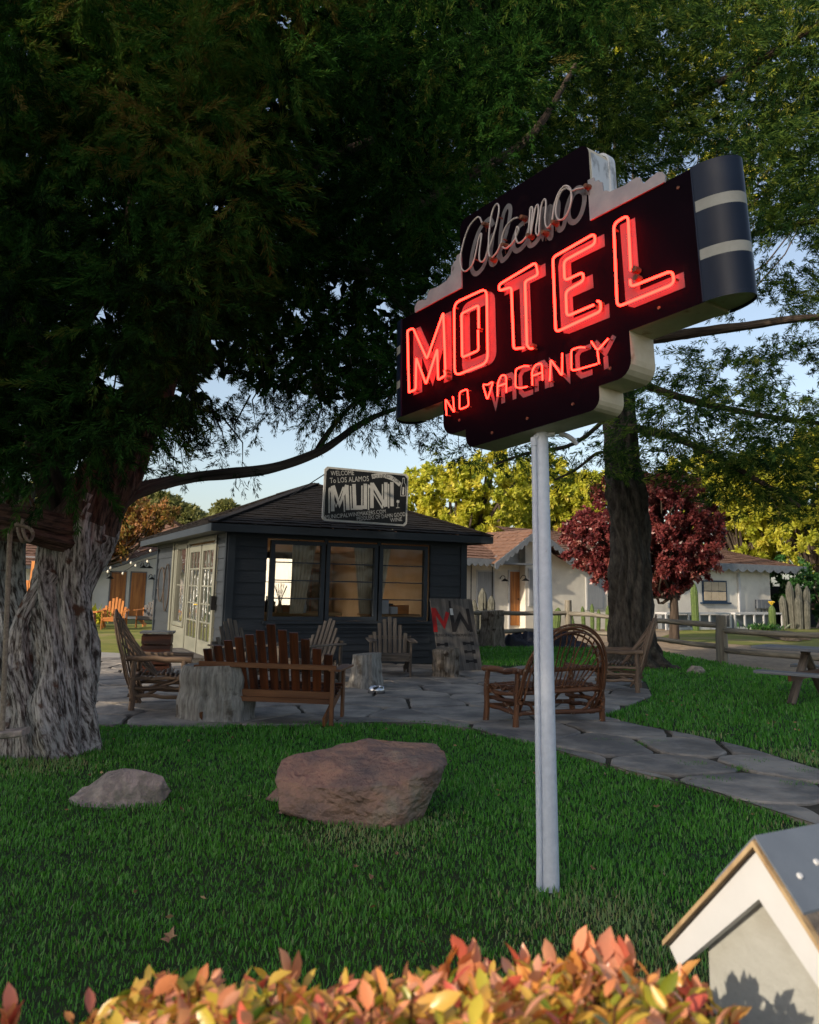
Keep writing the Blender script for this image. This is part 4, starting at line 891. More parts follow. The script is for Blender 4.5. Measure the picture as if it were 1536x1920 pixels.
# gate stakes and black tarp bundle
t = T('stake_bundle', 'pair of pale wooden stakes strapped together beside the leaning signboard', 'stakes', G(902, 1207))
for dx, hh in ((-.09, .9), (.12, .95)): MB().tube([(dx, 0, 0), (dx, 0, hh)], .045, 6).build('stake', 'fence', t)
MB().box((0, 0, .85), (.34, .06, .03)).build('strap', 'black', t)
mb = MB(); MB().tube([(.06, 0, 0), (.06, 0, 1.1)], .015, 6).build('rod', 'black', t)
mb = MB(); NX, NY = 40, 12; rt = random.Random(2); Tp = G(1000, 1212)
from mathutils import noise as _nz
vs = [(-1.3 + 2.9*i/NX, -.3 + .6*j/NY, max(0., (.26 + .30*_nz.noise(Vector((i*.33, j*.5, 1.3))) + .1*_nz.noise(Vector((i*.9, j*1.1, 3))))*min(1, 4*min(i/NX, 1-i/NX))*min(1, 3*min(j/NY, 1-j/NY)))) for i in range(NX+1) for j in range(NY+1)]
mb.add(vs, [[i*(NY+1)+j, (i+1)*(NY+1)+j, (i+1)*(NY+1)+j+1, i*(NY+1)+j+1] for i in range(NX) for j in range(NY)], None, 0, True)
o = mb.build('tarp_bundle', 'plasticbag'); o.matrix_world = at(Tp, rad(-8)); tag(o, 'crumpled black tarp lying on the grass along the rail fence', 'tarp')

# ------------------------------------------------------------------ picnic table
a_ = G(1447, 1213, .75); b_ = G(1570, 1199, .75); c_ = G(1570, 1228, .75)
ptd = nrm(np.array([b_[0]-a_[0], b_[1]-a_[1], 0])); ptn = np.array([ptd[1], -ptd[0], 0])
pt = T('picnic_table', 'blue-grey weathered picnic table with attached bench on the right lawn', 'table', a_ - [0, 0, .75], math.atan2(ptn[1], ptn[0]))
# local x runs along the table (towards the viewer), local y away to the left->right
Lt = 2.0; mb = MB()
for i in range(5): mb.beam((-.30, .075+i*.15, .73), (Lt, .075+i*.15, .73), .14, .04, bv=.004)
mb.build('tabletop', 'tablewood', pt)
for yb in (-.42, 1.15):
    mb = MB(); mb.beam((-.08, yb, .43), (Lt+.05, yb, .43), .26, .04, bv=.004); mb.build('bench', 'tablewood', pt)
for xb in (.35, Lt-.35):
    mb = MB(); mb.beam((xb, .42, .70), (xb, -.38, .02), .04, .11, (1, 0, 0)); mb.build('leg', 'greywood', pt)
    mb = MB(); mb.beam((xb, .33, .70), (xb, 1.13, .02), .04, .11, (1, 0, 0)); mb.build('leg', 'greywood', pt)
    mb = MB(); mb.beam((xb+.04, -.52, .385), (xb+.04, 1.25, .385), .04, .10); mb.build('brace', 'redwood', pt)

# ------------------------------------------------------------------ white motel beyond the drive
W0 = G(1000, 1180); RM = rad(32.5)
mo = T('motel_building', 'long white stucco motel wing with brown shingle roof and wooden door beyond the fence', 'building', W0, RM)
def wallbox(mb, a0, a1, d0, d1, z0, z1): mb.box(((a0+a1)/2, (d0+d1)/2, (z0+z1)/2), (a1-a0, d1-d0, z1-z0))
mb = MB()
wallbox(mb, -9, -.68, 0, .3, 0, 2.62); wallbox(mb, -.68, 14.2, -.35, .3, 0, 2.66); wallbox(mb, 13.9, 14.2, .3, 7, 0, 2.66); wallbox(mb, -9.3, -9, 0, 7, 0, 2.6)
mb.prism([(-2.5, 2.45), (1.25, 2.62), (-.57, 3.5)], (0, 0, 0), (1, 0, 0), (0, 0, 1), (0, 1, 0), .02, .3)
mb.prism([(-.68, 2.6), (1.25, 2.6), (-.45, 3.42), (-.68, 3.3)], (0, 0, 0), (1, 0, 0), (0, 0, 1), (0, 1, 0), -.352, .02)
mb.build('wall', 'stucco', mo)
mb = MB()
shingles(mb, (-9.6, -.7, 2.52), (-1.9, -.7, 2.52), (-1.9, 3.2, 4.1), (-9.6, 3.2, 4.1), 14, .03); shingles(mb, (.6, -.85, 2.72), (16.3, -.85, 2.78), (12.3, 3.2, 4.0), (.6, 3.2, 4.1), 14, .03)
shingles(mb, (16.3, -.85, 2.78), (16.3, 7, 2.78), (12.3, 3.2, 4.0), (12.3, 3.2, 4.0), 14, .03)
shingles(mb, (-2.6, -.95, 2.38), (-2.6, 3., 2.38), (-.57, 3, 3.72), (-.57, -.95, 3.72), 9, .03); shingles(mb, (1.35, 3., 2.62), (1.35, -.95, 2.62), (-.57, -.95, 3.72), (-.57, 3, 3.72), 9, .03)
mb.build('roof', 'shingle_r', mo)
mb = MB()                                              # scalloped verge and eave boards
def scallop(mb, p0, p1, h=.26, w=.26):
    p0 = np.array(p0, float); p1 = np.array(p1, float); L = np.linalg.norm(p1-p0); d = (p1-p0)/L; n = max(2, int(L/w)); poly = [(0, .03), (0, -h*.5)]
    for i in range(n):
        for q in (0, .25, .5, .75): poly.append((L*(i+q)/n, -h*.55 - h*.42*math.sin(PI*q)))
    poly += [(L, -h*.55), (L, .03)]
    mb.prism(poly[::-1], p0, d, (0, 0, 1), (d[1], -d[0], 0), -.02, .02)
scallop(mb, (-2.62, -.97, 2.36), (-.57, -.97, 3.70)); scallop(mb, (-.57, -.97, 3.70), (1.37, -.97, 2.60)); scallop(mb, (.9, -.87, 2.74), (16.32, -.87, 2.80), .34, .62); scallop(mb, (-9.6, -.72, 2.52), (-2.4, -.72, 2.52)); scallop(mb, (16.32, -.87, 2.80), (16.32, 6, 2.80), .34, .62)
mb.build('eave_board', 'greytrim', mo)
mb = MB(); wallbox(mb, -2.4, -.7, -.9, 0, 2.38, 2.44); mb.beam((-2.45, -.5, 2.45), (-.7, -.5, 3.5), .1, .12); mb.beam((-2.45, -.1, 2.4), (-.7, -.1, 3.45), .1, .12); mb.build('porch_beam', 'greytrim', mo)
mb = MB(); wallbox(mb, -1.17, -.70, -.04, .02, .15, 2.14); d_ = mb.build('door', 'orangewood', mo); MB().lathe([(.001, 0), (.03, .01), (.03, .04), (.001, .05)], (-.78, -.06, 1.1)).build('handle', 'black', d_)
mb = MB(); wallbox(mb, -1.24, -1.17, -.05, .03, 0, 2.2); wallbox(mb, -1.17, -.70, -.05, .03, 2.14, 2.2); mb.build('door_frame', 'white', mo)
for a0_, a1_, d_, z0_, z1_ in ((-2.68, -1.95, 0, .85, 2.1), (-.5, .1, -.355, .92, 2.22), (2.45, 3.3, -.355, .8, 1.95), (4.6, 5.5, -.355, .9, 1.95)):
    mb = MB(); wallbox(mb, a0_-.05, a1_+.05, d_-.035, d_+.02, z0_-.05, z1_+.05); f_ = mb.build('window', 'white', mo); mb = MB(); wallbox(mb, a0_, a1_, d_-.05, d_-.037, z0_, z1_); mb.build('pane', 'shade', f_)
mb = MB(); wallbox(mb, 9.35, 11.0, -.40, -.34, 1.1, 2.05); f_ = mb.build('window', 'bluetrim', mo); mb = MB()
for i in range(3): wallbox(mb, 9.43+i*.5, 9.90+i*.5, -.415, -.402, 1.18, 1.56); wallbox(mb, 9.43+i*.5, 9.90+i*.5, -.415, -.402, 1.6, 1.98)
mb.build('pane', 'curtain', f_); mb = MB(); wallbox(mb, 9.2, 11.2, -.46, -.34, 1.03, 1.1); mb.build('sill', 'bluetrim', f_)
MB().box((11.85, -.40, 1.3), (.12, .08, 2.6)).build('downpipe', 'white', mo)
mb = MB(); wallbox(mb, 7.1, 7.4, -.42, -.36, .85, 1.05); mb.build('junction_box', 'greytrim', mo)
mb = MB()
for i in range(4): wallbox(mb, 13.0+i*.28, 13.24+i*.28, -.5, -.37, .85, 1.25); wallbox(mb, 13.1+i*.28, 13.13+i*.28, -.42, -.38, .15, .85)
mb.build('electric_meter', 'greytrim', mo)
mb = MB(); wallbox(mb, .24, .52, -.37, -.352, 2.95, 3.2); mb.build('gable_vent', 'greytrim', mo)
def sconce(a, d, z):
    mb = MB(); mb.tube(smoothpath([(a, d, z), (a, d-.12, z+.12), (a, d-.28, z+.10), (a, d-.30, z)], 4), .014, 6); mb.lathe([(.02, .04), (.05, .02), (.16, -.06)], (a, d-.30, z-.02), 12); return mb
sconce(-1.62, 0, 1.85).build('barn_lamp', 'black', mo); sconce(-.92, -.35, 1.88).build('barn_lamp', 'black', mo)
mb = MB(); mb.tube([(-9, -.02, 0), (-9, -.02, 2.5)], .02, 5); mb.tube([(-2.02, -.06, 0), (-2.02, -.06, 2.4)], .02, 5); mb.tube([(-3.0, -.06, 0), (-3.0, -.06, 2.4)], .02, 5); mb.build('conduit_pipe', 'black', mo)
MB().tube([(12.2, 1.6, 3.4), (12.2, 1.6, 4.0)], .08, 8).build('vent_pipe', 'white', mo)
MM = wmat(mo)
def mpt(a, d, z=0.): return MM @ Vector((a, d, z))
for a0_, a1_, n, lb in ((5.6, 9.6, 6, 'low white slatted planter box against the motel wall, left of the small flowered cactus'), (9.9, 13.2, 5, 'low white slatted planter box below the motel electric meters')):
    t = T('white_planter', lb, 'planter', mpt((a0_+a1_)/2, -1.3), RM, 'white planters along the motel'); L = a1_-a0_
    mb = MB(); mb.box((0, 0, .66), (L, .6, .07)); 
    for i in range(n+1): mb.box((-L/2 + L*i/n, -.27, .31), (.09, .05, .62))
    mb.box((0, -.27, .05), (L, .05, .1)); mb.build('frame', 'white', t); MB().box((0, .1, .3), (L-.1, .2, .55)).build('back_board', 'greytrim', t)
def cactus(name, label, loc, cols, mt, cat='cactus', top=None):
    t = T(name, label, cat, loc)
    for dx, dy, r, h, lean in cols:
        mb = MB(); N = 20; vs = []; gr = []; Kz = 10
        for i in range(Kz+1):
            z = h*i/Kz; q = r*(1 if i < Kz-1 else (.75 if i == Kz-1 else .2))*(.85 + .15*min(1, i/2))
            for j in range(N): t_ = 2*PI*j/N; qq = q*(1 + .12*(j % 2)); x = dx + lean*z + qq*math.cos(t_); y = dy + qq*math.sin(t_); vs.append((x, y, z)); gr.append((x-dx, y-dy, z))
        mb.add(vs, [[i*N+j, i*N+(j+1) % N, (i+1)*N+(j+1) % N, (i+1)*N+j] for i in range(Kz) for j in range(N)] + [list(range(Kz*N, Kz*N+N))], gr); mb.build('column', mt, t)
    if top:
        mb = MB(); dx, dy, r, h, lean = cols[0]
        for i in range(9): a = i*.7; mb.tube([(dx+lean*h, dy, h), (dx+lean*h+.12*math.cos(a), dy+.12*math.sin(a), h+.14)], [.03, .035], 5)
        mb.build('flower', 'yellow', t)
    return t
cactus('column_cactus', 'clump of tall grey woolly cactus columns at the right end of the motel', mpt(13.35, -1.6), [(0, 0, .14, 1.45, -.05), (.38, .1, .16, 2.1, -.03), (.52, -.3, .15, 1.5, .0), (.72, .2, .16, 2.0, .02), (.85, -.3, .13, 1.3, .02), (1.0, .1, .14, 1.9, .06)], 'cactusgrey')
cactus('column_cactus', 'small green cactus with a yellow flower top behind the fence post', mpt(11.0, -2.6), [(0, 0, .13, 1.05, 0)], 'cactus', top=1)
cactus('column_cactus', 'tall thin green cactus pole in front of the left white planter', mpt(6.6, -2.2), [(0, 0, .13, 1.9, -.02)], 'cactus')
cactus('column_cactus', 'two-armed green cactus left of the sign pole by the motel window', mpt(-.25, -1.1), [(-.18, 0, .13, .72, -.05), (.3, 0, .13, .85, .1)], 'cactus')
cactus('column_cactus', 'clump of thin yellow-green cactus stems behind the second fence post', mpt(1.9, -1.2), [(-.7, 0, .07, .7, -.2), (-.3, .1, .07, .9, -.05), (0, 0, .07, 1.0, 0), (.25, .1, .07, .8, .03), (.55, 0, .07, .95, .06), (.85, .1, .06, .75, .1), (1.2, 0, .06, .8, .12)], 'cactus')
cactus('column_cactus', 'tall twin cactus stems against the motel wall left of the cedar trunk', mpt(3.9, -1.0), [(-.1, 0, .07, 1.5, -.03), (.15, 0, .07, 1.5, .03)], 'cactusgrey')
cactus('column_cactus', 'tall dry cactus trunk at the left edge of the white motel', mpt(-3.5, -1.4), [(0, 0, .14, 1.5, .0), (.28, 0, .13, 1.25, .02), (-.25, 0, .1, 1.1, -.04)], 'cactusgrey')
t = T('timber_ramp', 'pair of long timber planks lying on the sunlit far lawn', 'planks', G(1400, 1192, 0))
for k in (0, 1):
    mb = MB(); p0 = G(1440 + k*26, 1187, .1); p1 = G(1488 + k*18, 1197 - k*2, .1); mb.beam(p0, p1, .5, .16); mb.build('plank', 'greywood', t, True)
hull_rock('rock', 'round pale boulder beside the grey cactus clump', [(-.35, 0, 0), (.35, 0, 0), (0, -.2, 0), (0, .2, 0), (-.15, 0, .5), (.12, 0, .52), (.28, 0, .3)], mpt(16.4, -1.5), 0, 'rock2', 3, .02, 12, 2)

# ------------------------------------------------------------------ left motel and its garden
LA = np.array([-11.75, 34.2, 0.]); RL = rad(42)
lm = T('cottage_building', 'white cottage with two orange wooden doors seen between the big trunk and the hut', 'building', LA, RL)
mb = MB(); wallbox(mb, -4, 6, 0, .25, 0, 2.0); wallbox(mb, .35, 5.9, .001, .24, 2.0, 2.34); mb.prism([(-.2, 2.34), (6, 2.34), (3.4, 3.22)][::1], (0, 0, 0), (1, 0, 0), (0, 0, 1), (0, 1, 0), .0, .24); mb.prism([(-.2, 2.1), (.5, 2.33), (-4, 2.33), (-4, 2.1)], (0, 0, 0), (1, 0, 0), (0, 0, 1), (0, 1, 0), .24, .26); wallbox(mb, 5.75, 6, .25, 5, 0, 2.4); wallbox(mb, -4, -3.75, .25, 5, 0, 2.4); mb.build('wall', 'stucco_c', lm)
mb = MB(); shingles(mb, (-4.5, -.5, 2.0), (-.5, -.5, 1.95), (-.5, 3, 3.3), (-4.5, 3, 3.3), 12, .03); shingles(mb, (-.5, -.5, 1.97), (3.4, -.5, 3.32), (3.4, 3, 4.5), (-.5, 3, 3.4), 12, .03); shingles(mb, (3.4, -.5, 3.32), (6.6, -.5, 2.3), (6.6, 3, 3.4), (3.4, 3, 4.5), 12, .03); mb.build('roof', 'shingle_r', lm)
mb = MB(); mb.beam((-4.5, -.52, 1.93), (-.5, -.52, 1.88), .03, .12); mb.beam((-.5, -.52, 1.90), (3.4, -.52, 3.25), .03, .14); mb.beam((3.4, -.52, 3.25), (6.6, -.52, 2.23), .03, .14); mb.build('fascia', 'greytrim', lm)
for a0_ in (.06, .90):
    mb = MB(); wallbox(mb, a0_-.05, a0_+.65, -.03, .02, .1, 1.88); f_ = mb.build('door_frame', 'greytrim', lm); mb = MB(); wallbox(mb, a0_, a0_+.60, -.06, -.032, .12, 1.83); mb.build('door', 'orangewood', lm)
mb = MB(); wallbox(mb, 1.85, 2.8, -.04, .02, .75, 1.78); mb.build('window', 'shade', lm)
for a in (-.1, 1.64): sconce(a, 0, 1.65).build('barn_lamp', 'black', lm)
for q in (1.25, 1.5): sconce(q, 0, 2.1).build('barn_lamp', 'black', lm)
sl_ = T('string_lights', 'string of white festoon bulbs hanging in front of the left cottage', 'string lights', D(250, 1060, 30))
pts = smoothpath([D(150, 1020, 29), D(213, 1074, 30), D(262, 1054, 30), D(300, 1045, 29.5)], 6); pts2 = smoothpath([D(150, 1040, 28), D(220, 1062, 29), D(290, 1025, 29.5)], 6)
mb = MB(); mb.tube(pts, .012, 4); mb.tube(pts2, .012, 4); mb.build('cable', 'black', sl_, True)
for p in pts[2::3] + pts2[2::3]: mb = MB(); mb.lathe([(.015, .0), (.03, -.03), (.04, -.06), (.025, -.09), (.001, -.105)], p, 10); mb.build('bulb', 'bulb', sl_, True)
oc = adirondack('adirondack_chair', 'bright orange cedar slat-back chair on the grass in front of the left cottage', .66, 7, 'cedarwood', 'cedarwood', 'cedar garden furniture by the cottage', None, 5)
place(oc, np.array([-9.15, 27.3, 0]), rad(12))
gb = adirondack('slatted_bench', 'dark grey slat-back bench behind the orange chair near the cottage', 1.3, 11, 'greywood2', 'cedarwood', 'cedar garden furniture by the cottage', None, 6)
place(gb, np.array([-8.1, 28.6, 0]), rad(-4))
copy_tree(bn, at((-6.75, 27.2, 0), rad(170)), 'small reddish slatted seat just left of the hut, beside the dark grey bench')
t = T('garden_bench', 'low cedar picnic bench left of the orange chair near the cottage', 'bench', np.array([-10.2, 27.2, 0]), rad(4), 'cedar garden furniture by the cottage')
MB().box((0, 0, .52), (1.2, .38, .05)).build('seat', 'cedarwood', t)
for x in (-.45, .45):
    for s_ in (-1, 1): mb = MB(); mb.beam((x, s_*.05, .5), (x, s_*.22, 0), .07, .05); mb.build('leg', 'redwood', t)
MB().box((0, 0, .2), (.9, .05, .07)).build('stretcher', 'redwood', t)
t = T('stone_fountain', 'rough stone pillar topped by a wide flat mossy rock beside the cottage doors', 'rock pillar', np.array([-11.6, 29.4, 0]))
def chunk(name, pts, par, mt, seed, amp=.03):
    o = hull_rock(name, None, pts, (0, 0, 0), 0, mt, 3, amp, seed, 1)
    o.parent = par; o.matrix_world = Matrix(); o.matrix_parent_inverse = Matrix()
    if 'category' in o: del o['category']
    o.matrix_basis = Matrix(); return o
chunk('pillar_rock', [(-.35, -.3, 0), (.35, -.3, 0), (.3, .3, 0), (-.3, .3, 0), (-.22, -.2, 1.1), (.25, -.2, 1.1), (.2, .2, 1.1), (-.2, .2, 1.1)], t, 'rock2', 3)
chunk('cap_rock', [(-.7, -.3, 1.15), (-.65, .3, 1.2), (.75, -.3, 1.35), (.78, .2, 1.45), (-.5, 0, 1.5), (.1, 0, 1.62), (.7, 0, 1.55), (0, -.3, 1.05), (.2, .2, 1.05)], t, 'rock2', 6)
for k, (x0, y0, x1, y1, lb) in enumerate(((45, 1128, 52, 1088, 'short orange timber post end seen through the gap in the old trunk'), (58, 1108, 66, 1052, 'taller orange timber post seen through the gap in the old trunk'))):
    mb = MB(); p0 = D(x0, y0, 24); p1 = D(x1, y1, 24); p0[2] = 0; mb.beam(p0, p1, .13, .13, (0, 1, 0)); o = mb.build('timber_post', 'cedarwood'); tag(o, lb, 'post', 'orange timber posts')

# ------------------------------------------------------------------ the old cypress on the left
cy = T('old_cypress', 'huge old cypress with twisted grey fluted trunk and dark hanging foliage at the left', 'tree', G(90, 1405))
def bundle(path, R, nst=9, twist=.5, rs=.42, seed=1, m=0, mb=None, wob=.05, seg=5, lump=.25):
    """fluted trunk: a core with rope-like strands around it. path in 3D, R radii"""
    rg = random.Random(seed); mb = mb or MB(); P = smoothpath(path, seg); n = len(P); Rr = np.interp(np.linspace(0, len(R)-1, n), range(len(R)), R)
    N = 120; vs = []; gr = []; L = 0; ref = None
    ph = [(rg.uniform(0, 6.28), rg.uniform(.6, 1.2)) for _ in range(nst)]
    for i in range(n):
        d = nrm(P[min(i+1, n-1)] - P[max(i-1, 0)])
        if ref is None: ref = basis(d)[0]
        ref = nrm(ref - d*(ref @ d)); b = np.cross(d, ref)
        if i: L += np.linalg.norm(P[i]-P[i-1])
        for j in range(N):
            t = 2*PI*j/N; tt = t + twist*L + .25*math.sin(L*2.1+seed)
            f = .80 + .23*abs(math.sin(nst/2*tt + .6*math.sin(L*1.7)))**.7 + .10*math.sin(3*tt + 1.3*L) + .05*math.sin(11*tt+L*3+seed)
            q = _nz.noise(Vector((math.cos(t)*1.6*Rr[i]*3, math.sin(t)*1.6*Rr[i]*3, L*1.6 + seed*7)))
            q2 = _nz.noise(Vector((math.cos(t)*9*Rr[i], math.sin(t)*9*Rr[i], L*2.5 + seed*3)))
            q3 = _nz.noise(Vector((math.cos(t+twist*L)*26*Rr[i]**.5, math.sin(t+twist*L)*26*Rr[i]**.5, L*2.2 + seed)))
            f += lump*q + .16*q2 - .10*abs(q3)
            vs.append(P[i] + ref*math.cos(t)*Rr[i]*f + b*math.sin(t)*Rr[i]*f); gr.append((math.cos(t+twist*L)*Rr[i], math.sin(t+twist*L)*Rr[i], L))
    mb.add(vs, [[i*N+j, i*N+(j+1) % N, (i+1)*N+(j+1) % N, (i+1)*N+j] for i in range(n-1) for j in range(N)], gr, m, True)
    mb.add(vs[-N:], [list(range(N))], gr[-N:], m)
    return mb
def pth(q, Y): return [D(x, y, yy if isinstance(Y, (list, tuple)) else Y) for (x, y), yy in zip(q, Y if isinstance(Y, (list, tuple)) else [Y]*len(q))]
sc_ = 8./1600
mb = bundle(pth([(95, 1440), (97, 1390), (100, 1320), (112, 1240), (118, 1150), (125, 1080), (150, 1000), (185, 930), (225, 860), (265, 780), (300, 690), (330, 560)], 7.9), [x*sc_ for x in (84, 68, 64, 56, 52, 54, 60, 56, 50, 44, 36, 26)], 9, .9, seed=2, lump=.30)
nv = len(mb.v); mb.m = [int(np.mean([mb.v[i][2] for i in f[:4]]) + .5*_nz.noise(Vector(mb.v[f[0]])*2.2) > 2.15) for f in mb.f]  # higher faces take the red bark that carries the painted crown shade
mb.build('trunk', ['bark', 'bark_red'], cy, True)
mb = bundle(pth([(50, 1420), (50, 1330), (38, 1240), (46, 1170), (72, 1120), (104, 1075)], 7.75), [x*sc_ for x in (50, 40, 30, 22, 20, 20)], 5, .6, seed=5, lump=.35); mb.build('trunk_strand', 'bark', cy, True)
mb = bundle(pth([(-5, 1410), (12, 1310), (8, 1200), (-2, 1100), (5, 1010), (30, 900)], [8.2, 8.2, 8.3, 8.4, 8.4, 8.4]), [x*sc_ for x in (58, 50, 44, 40, 44, 40)], 6, .5, seed=7, lump=.35); mb.build('trunk_strand', 'bark', cy, True)
mb = bundle(pth([(128, 1385), (130, 1300), (124, 1230), (144, 1120), (168, 1040), (190, 960)], 7.95), [x*sc_ for x in (26, 32, 28, 24, 26, 26)], 5, .6, seed=8, lump=.35); mb.build('trunk_strand', 'bark', cy, True)
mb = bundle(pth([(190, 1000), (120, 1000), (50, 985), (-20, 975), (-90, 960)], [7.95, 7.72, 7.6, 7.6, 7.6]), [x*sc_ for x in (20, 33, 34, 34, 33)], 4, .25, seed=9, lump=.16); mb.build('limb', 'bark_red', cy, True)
mb = bundle(pth([(205, 955), (250, 925), (300, 908), (360, 896), (430, 889), (500, 881), (560, 864), (610, 842), (660, 806), (710, 778), (780, 750), (860, 700)], [8, 8.1, 8.3, 8.6, 8.8, 9, 9.2, 9.4, 9.6, 9.8, 10, 10.3]), [x*sc_ for x in (20, 15, 13, 12, 11.5, 11, 10, 9, 7.5, 6, 4.5, 3)], 5, .4, seed=11, lump=.15); mb.build('limb', 'limb', cy, True)
mb = bundle(pth([(590, 855), (610, 820), (650, 770), (700, 720)], [9.4, 9.5, 9.6, 9.8]), [x*sc_ for x in (7, 6, 5, 3)], 5, .4, seed=12, lump=.1); mb.build('limb', 'limb', cy, True)
for k, (q, yy, rr) in enumerate(((((120, 960), (90, 860), (70, 720), (40, 560), (30, 380), (40, 150)), 8.2, (40, 34, 30, 24, 18, 10)), (((300, 690), (360, 560), (430, 430), (560, 330), (700, 260)), 8.6, (30, 24, 20, 15, 8)), (((320, 600), (330, 430), (300, 260), (330, 60)), 8.3, (28, 22, 16, 8)), (((60, 720), (160, 600), (230, 480), (250, 330)), 7.8, (18, 14, 10, 6)), (((720, 420), (880, 330), (1000, 250), (1080, 120)), 9.6, (14, 12, 9, 5)), (((560, 330), (640, 460), (740, 560), (820, 640)), 9.2, (12, 10, 8, 4)))):
    bundle(pth(q, yy), [x*sc_ for x in rr], 5, .4, seed=20+k, lump=.15).build('limb', 'limb', cy, True)
def twigs(name, paths, parent, mt='limb', r0=.012):
    mb = MB()
    for p in paths: mb.tube(p, [r0*(1-.75*i/(len(p)-1)) for i in range(len(p))], 5)
    return mb.build(name, mt, parent, True)
# foliage boughs: clumps of plumes through a deep volume
R0 = RS(7)
def sample(poly, n, Y0, Y1, rng, mind=0.):
    xs = [p[0] for p in poly]; ys = [p[1] for p in poly]; out = []
    while len(out) < n:
        x = rng.uniform(min(xs), max(xs), 400); y = rng.uniform(min(ys), max(ys), 400); ok = inpoly(x, y, poly)
        for a, b in zip(x[ok], y[ok]):
            out.append((a, b, rng.uniform(Y0, Y1)))
            if len(out) >= n: break
    return out
def boughs(pts, r, npl, nb, rng, drop=-.15, flat=1., plen=(.22, .42), prad=.055):
    """-> blade positions, directions, value per blade"""
    Cb = np.array([D(*p) for p in pts]); n = len(Cb); rr = r * rng.uniform(.7, 1.35, n)
    v = unit(rng.normal(size=(n*npl, 3))); v[:, 2] *= flat; ctr = np.repeat(Cb, npl, 0) + v * np.repeat(rr, npl)[:, None] * rng.uniform(.35, .95, (n*npl, 1))
    axd = unit(v + np.array([0, 0, drop]) + rng.normal(size=v.shape)*.35); Ls = rng.uniform(plen[0], plen[1], n*npl); Rr = np.full(n*npl, prad)*rng.uniform(.7, 1.3, n*npl)
    P, Dd = plume_pts(ctr, axd, Ls, Rr, nb, rng); val = np.clip(np.repeat(rng.normal(.47, .15, n*npl) + np.repeat(rng.normal(0, .15, n), npl), nb) + rng.normal(0, .08, len(P)), 0, 1)
    return P, Dd, val
PA = [(-170, -140), (640, -140), (640, 20), (560, 180), (480, 330), (440, 470), (430, 620), (340, 740), (250, 830), (150, 850), (60, 870), (-170, 900)]
PBm = [(300, -120), (1220, -120), (1200, -60), (1080, 60), (960, 200), (880, 320), (840, 440), (800, 540), (775, 640), (760, 730), (640, 745), (560, 735), (450, 720), (330, 800), (260, 700)]
holes = [(405, 725, 30), (205, 715, 20), (195, 590, 18), (410, 390, 15), (535, 40, 15), (520, 200, 15), (630, 540, 16), (715, 575, 15), (405, 640, 14), (325, 730, 16), (560, 590, 10), (600, 20, 12), (870, 60, 10)]
def nohole(P, Dd, val, extra=1.0, blob=holes):
    v = P - CAM; z = v @ _fw; px = PPX + F_PX*(v @ _R)/z; py = PPY - F_PX*(v @ _UP)/z; keep = np.ones(len(P), bool)
    for hx, hy, hr in blob:
        if hr: keep &= ~(((px-hx)**2/1.7 + (py-hy)**2) < (hr*extra*(1 + .35*np.sin(px*.21+py*.17)))**2)
    return P[keep], Dd[keep], val[keep]
a = boughs(sample(PA, 400, 5.6, 9.2, R0), .30, 26, 84, R0, prad=.042, drop=-.45)
b = boughs(sample(PBm, 460, 7.6, 11.6, R0), .40, 22, 64, R0, plen=(.25, .5), prad=.055)
edge = [(140, 855), (60, 880), (10, 900), (215, 850), (300, 800), (325, 860), (350, 845), (375, 800), (410, 810), (425, 850), (440, 835), (455, 870), (395, 775), (345, 880), (300, 870), (560, 775), (590, 800), (640, 800), (690, 790), (740, 800), (780, 780), (820, 800), (860, 830), (480, 790), (500, 770), (800, 690), (840, 720), (820, 640), (500, 735), (540, 745), (575, 760), (620, 755), (665, 745), (700, 735), (745, 740), (790, 735), (610, 790), (660, 780), (720, 790), (790, 800), (840, 790), (560, 730), (130, 800), (180, 800), (225, 790), (260, 760), (90, 840), (40, 850), (160, 870), (100, 800), (240, 820), (520, 760), (610, 770), (900, 850), (870, 780), (700, 760), (760, 750), (650, 750), (580, 745)]
c = boughs([(x, y, R0.uniform(8.3, 10.5)) for x, y in edge], .20, 9, 34, R0, plen=(.14, .28), prad=.04)
vz = a[0] - CAM; a = (a[0], a[1], np.clip(a[2] + .16*((PPY - F_PX*(vz @ _UP)/(vz @ _fw)) < 330), 0, 1))  # high near boughs lightened: sunlight on them put into the leaf value
P = np.concatenate([a[0], b[0], c[0]]); Dd = np.concatenate([a[1], b[1], c[1]]); vl = np.concatenate([a[2], b[2], c[2]])
P, Dd, vl = nohole(P, Dd, vl, 1., holes + [(640, 925, 62), (730, 925, 62)])
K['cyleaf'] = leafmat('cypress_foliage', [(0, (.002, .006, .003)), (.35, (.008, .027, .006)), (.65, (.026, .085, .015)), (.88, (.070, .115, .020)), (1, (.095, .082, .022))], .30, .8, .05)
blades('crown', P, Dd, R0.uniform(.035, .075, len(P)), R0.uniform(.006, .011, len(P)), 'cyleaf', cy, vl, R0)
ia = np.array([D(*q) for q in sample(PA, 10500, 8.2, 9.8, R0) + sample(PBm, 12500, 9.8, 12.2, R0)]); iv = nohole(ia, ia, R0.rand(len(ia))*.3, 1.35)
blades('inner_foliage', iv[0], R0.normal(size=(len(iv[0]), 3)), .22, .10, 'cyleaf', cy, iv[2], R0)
tw = []
for x, y in edge:
    if y > 740: tw.append([D(x + R0.uniform(-60, 60), y - R0.uniform(60, 110), 9.3), D(x + R0.uniform(-15, 15), y - 40, 9.3), D(x, y+10, 9.3)])
for q in tw: twigs('twig', [q], cy)
